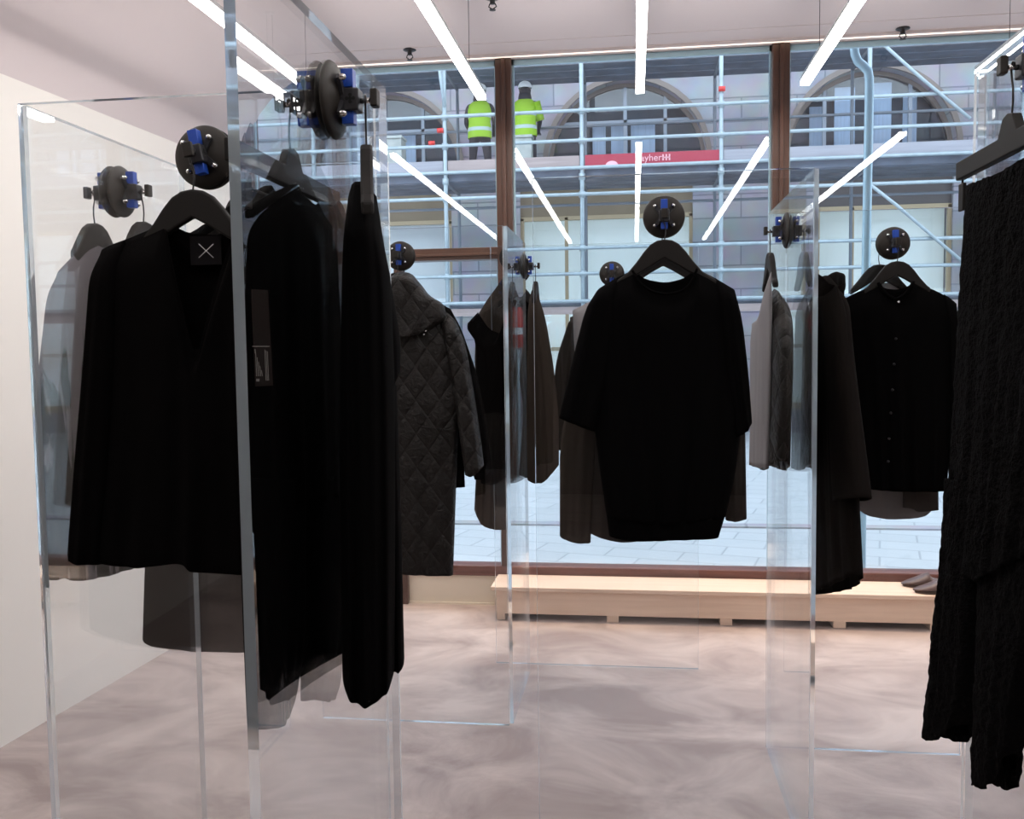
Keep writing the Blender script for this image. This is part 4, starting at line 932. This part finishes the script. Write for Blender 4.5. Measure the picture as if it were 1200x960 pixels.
# ------------------------------------------------------------------ workers
def worker(x, yy, label, bend, vest_sleeve):
    zf = zd[1]+.04; S = .95
    e = empty('person', (x, yy, zf), label, 'person', 'workers on the scaffold')
    # skeleton: name -> (pos, radius); back to the camera, facing +Y
    V = {'pel': ((0, 0, .93), .125), 'ab': ((0, .0, 1.12), .12), 'ch': ((0, bend*.5, 1.33), .15), 'nk': ((0, bend, 1.50), .06), 'hd1': ((0, bend+.01, 1.58), .085), 'hd': ((0, bend+.02, 1.68), .095), 'hd2': ((0, bend+.02, 1.74), .07)}
    E = [('pel', 'ab'), ('ab', 'ch'), ('ch', 'nk'), ('nk', 'hd1'), ('hd1', 'hd'), ('hd', 'hd2')]
    V['nose'] = ((0, bend+.135, 1.655), .016); E.append(('hd', 'nose'))
    for s, sd in ((-1, 'l'), (1, 'r')):
        V[sd+'ear'] = ((s*.098, bend+.02, 1.65), .016); E.append(('hd', sd+'ear'))
        V[sd+'sh'] = ((s*.19, bend*.8, 1.42), .065); V[sd+'el'] = ((s*.245, bend+.05, 1.14), .05); V[sd+'wr'] = ((s*.20, bend+.27, 1.02), .032); V[sd+'pa'] = ((s*.19, bend+.34, 1.0), .03)
        V[sd+'hi'] = ((s*.10, 0, .88), .10); V[sd+'kn'] = ((s*.13, .02, .50), .068); V[sd+'an'] = ((s*.14, -.01, .10), .05); V[sd+'to'] = ((s*.15, .15, .045), .045)
        E += [('ch', sd+'sh'), (sd+'sh', sd+'el'), (sd+'el', sd+'wr'), (sd+'wr', sd+'pa'), ('pel', sd+'hi'), (sd+'hi', sd+'kn'), (sd+'kn', sd+'an'), (sd+'an', sd+'to')]
        for k in range(4):
            L = (.06, .07, .066, .052)[k]; V[sd+'f%d' % k] = ((s*(.19+.022*(1.5-k)), bend+.34+L, .985), .009); V[sd+'g%d' % k] = ((s*(.19+.022*(1.5-k)), bend+.34+L+.015, .96), .008)
            E += [(sd+'pa', sd+'f%d' % k), (sd+'f%d' % k, sd+'g%d' % k)]
        V[sd+'th'] = ((s*.15, bend+.35, 1.0), .010); E.append((sd+'pa', sd+'th'))
    idx = {k: i for i, k in enumerate(V)}
    me = bpy.data.meshes.new('body'); me.from_pydata([(x+V[k][0][0], yy+V[k][0][1], zf+V[k][0][2]*S) for k in V], [(idx[a_], idx[b_]) for a_, b_ in E], [])
    me.materials.append(MAT['work_cloth']); me.materials.append(MAT['skin'])
    o = bpy.data.objects.new('body', me); scene.collection.objects.link(o)
    sk = o.modifiers.new('skin', 'SKIN'); sk.use_smooth_shade = True
    for k in V: me.skin_vertices[0].data[idx[k]].radius = (V[k][1], V[k][1]*(.75 if k in ('ab', 'ch', 'pel') else 1))
    me.skin_vertices[0].data[0].use_root = True
    o.modifiers.new('sub', 'SUBSURF').levels = 1; put(o, e)
    def ell(z, a_, b_, dy=0, k=24): return [(x+a_*math.cos(2*math.pi*i/k), yy+dy+b_*math.sin(2*math.pi*i/k), zf+z*S) for i in range(k)]
    MB().loft([ell(.84, .205, .155, .0), (ell(.95, .205, .16, 0)), ell(1.12, .185, .15, .0), ell(1.30, .205, .165, bend*.5), ell(1.42, .20, .15, bend*.8), ell(1.49, .13, .10, bend)], False).build('hi_vis_vest', 'hivis', e)
    MB().loft([ell(.955, .208, .163, 0), ell(1.02, .202, .160, 0)], False).build('reflective_band', 'reflective_tape', e)
    MB().loft([ell(1.19, .197, .158, bend*.2), ell(1.25, .203, .164, bend*.35)], False).build('reflective_band', 'reflective_tape', e)
    if vest_sleeve:
        for s in (-1, 1): MB().cyl((x+s*.17, yy+bend*.8, zf+1.44*S), (x+s*.25, yy+bend+.04, zf+1.13*S), .092, 14, .078).build('vest_sleeve', 'hivis', e)
    MB().lathe([(.115, 0), (.112, .01), (.118, .012), (.112, .05), (.09, .09), (.05, .115), (0, .122)], (x, yy+bend+.02, zf+1.70*S), (0, 0, 1), 24).build('helmet', 'helmet', e)
    MB().lathe([(0, .01), (.10, .0), (.115, -.07), (.09, -.16), (0, -.16)], (x, yy+bend-.0, zf+1.60*S), (0, 0, 1), 20).build('hood', 'work_cloth', e)
worker(fx(562, 140, 15.75), 15.75, 'person in a sleeveless yellow hi-vis vest and white helmet, left of the wooden post', .05, False)
worker(fx(615, 140, 15.75), 15.75, 'person in a yellow hi-vis jacket and white helmet, right of the wooden post', .05, True)

# sub-part fix-up: a part keeps its geometry in world space, so children of parts need no inverse shift
for o in bpy.data.objects:
    if o.parent is not None and o.parent.parent is not None: o.matrix_parent_inverse = Matrix.Identity(4)
    elif o.parent is not None and o.parent.type == 'MESH' and o.parent.parent is None: o.matrix_parent_inverse = Matrix.Identity(4)
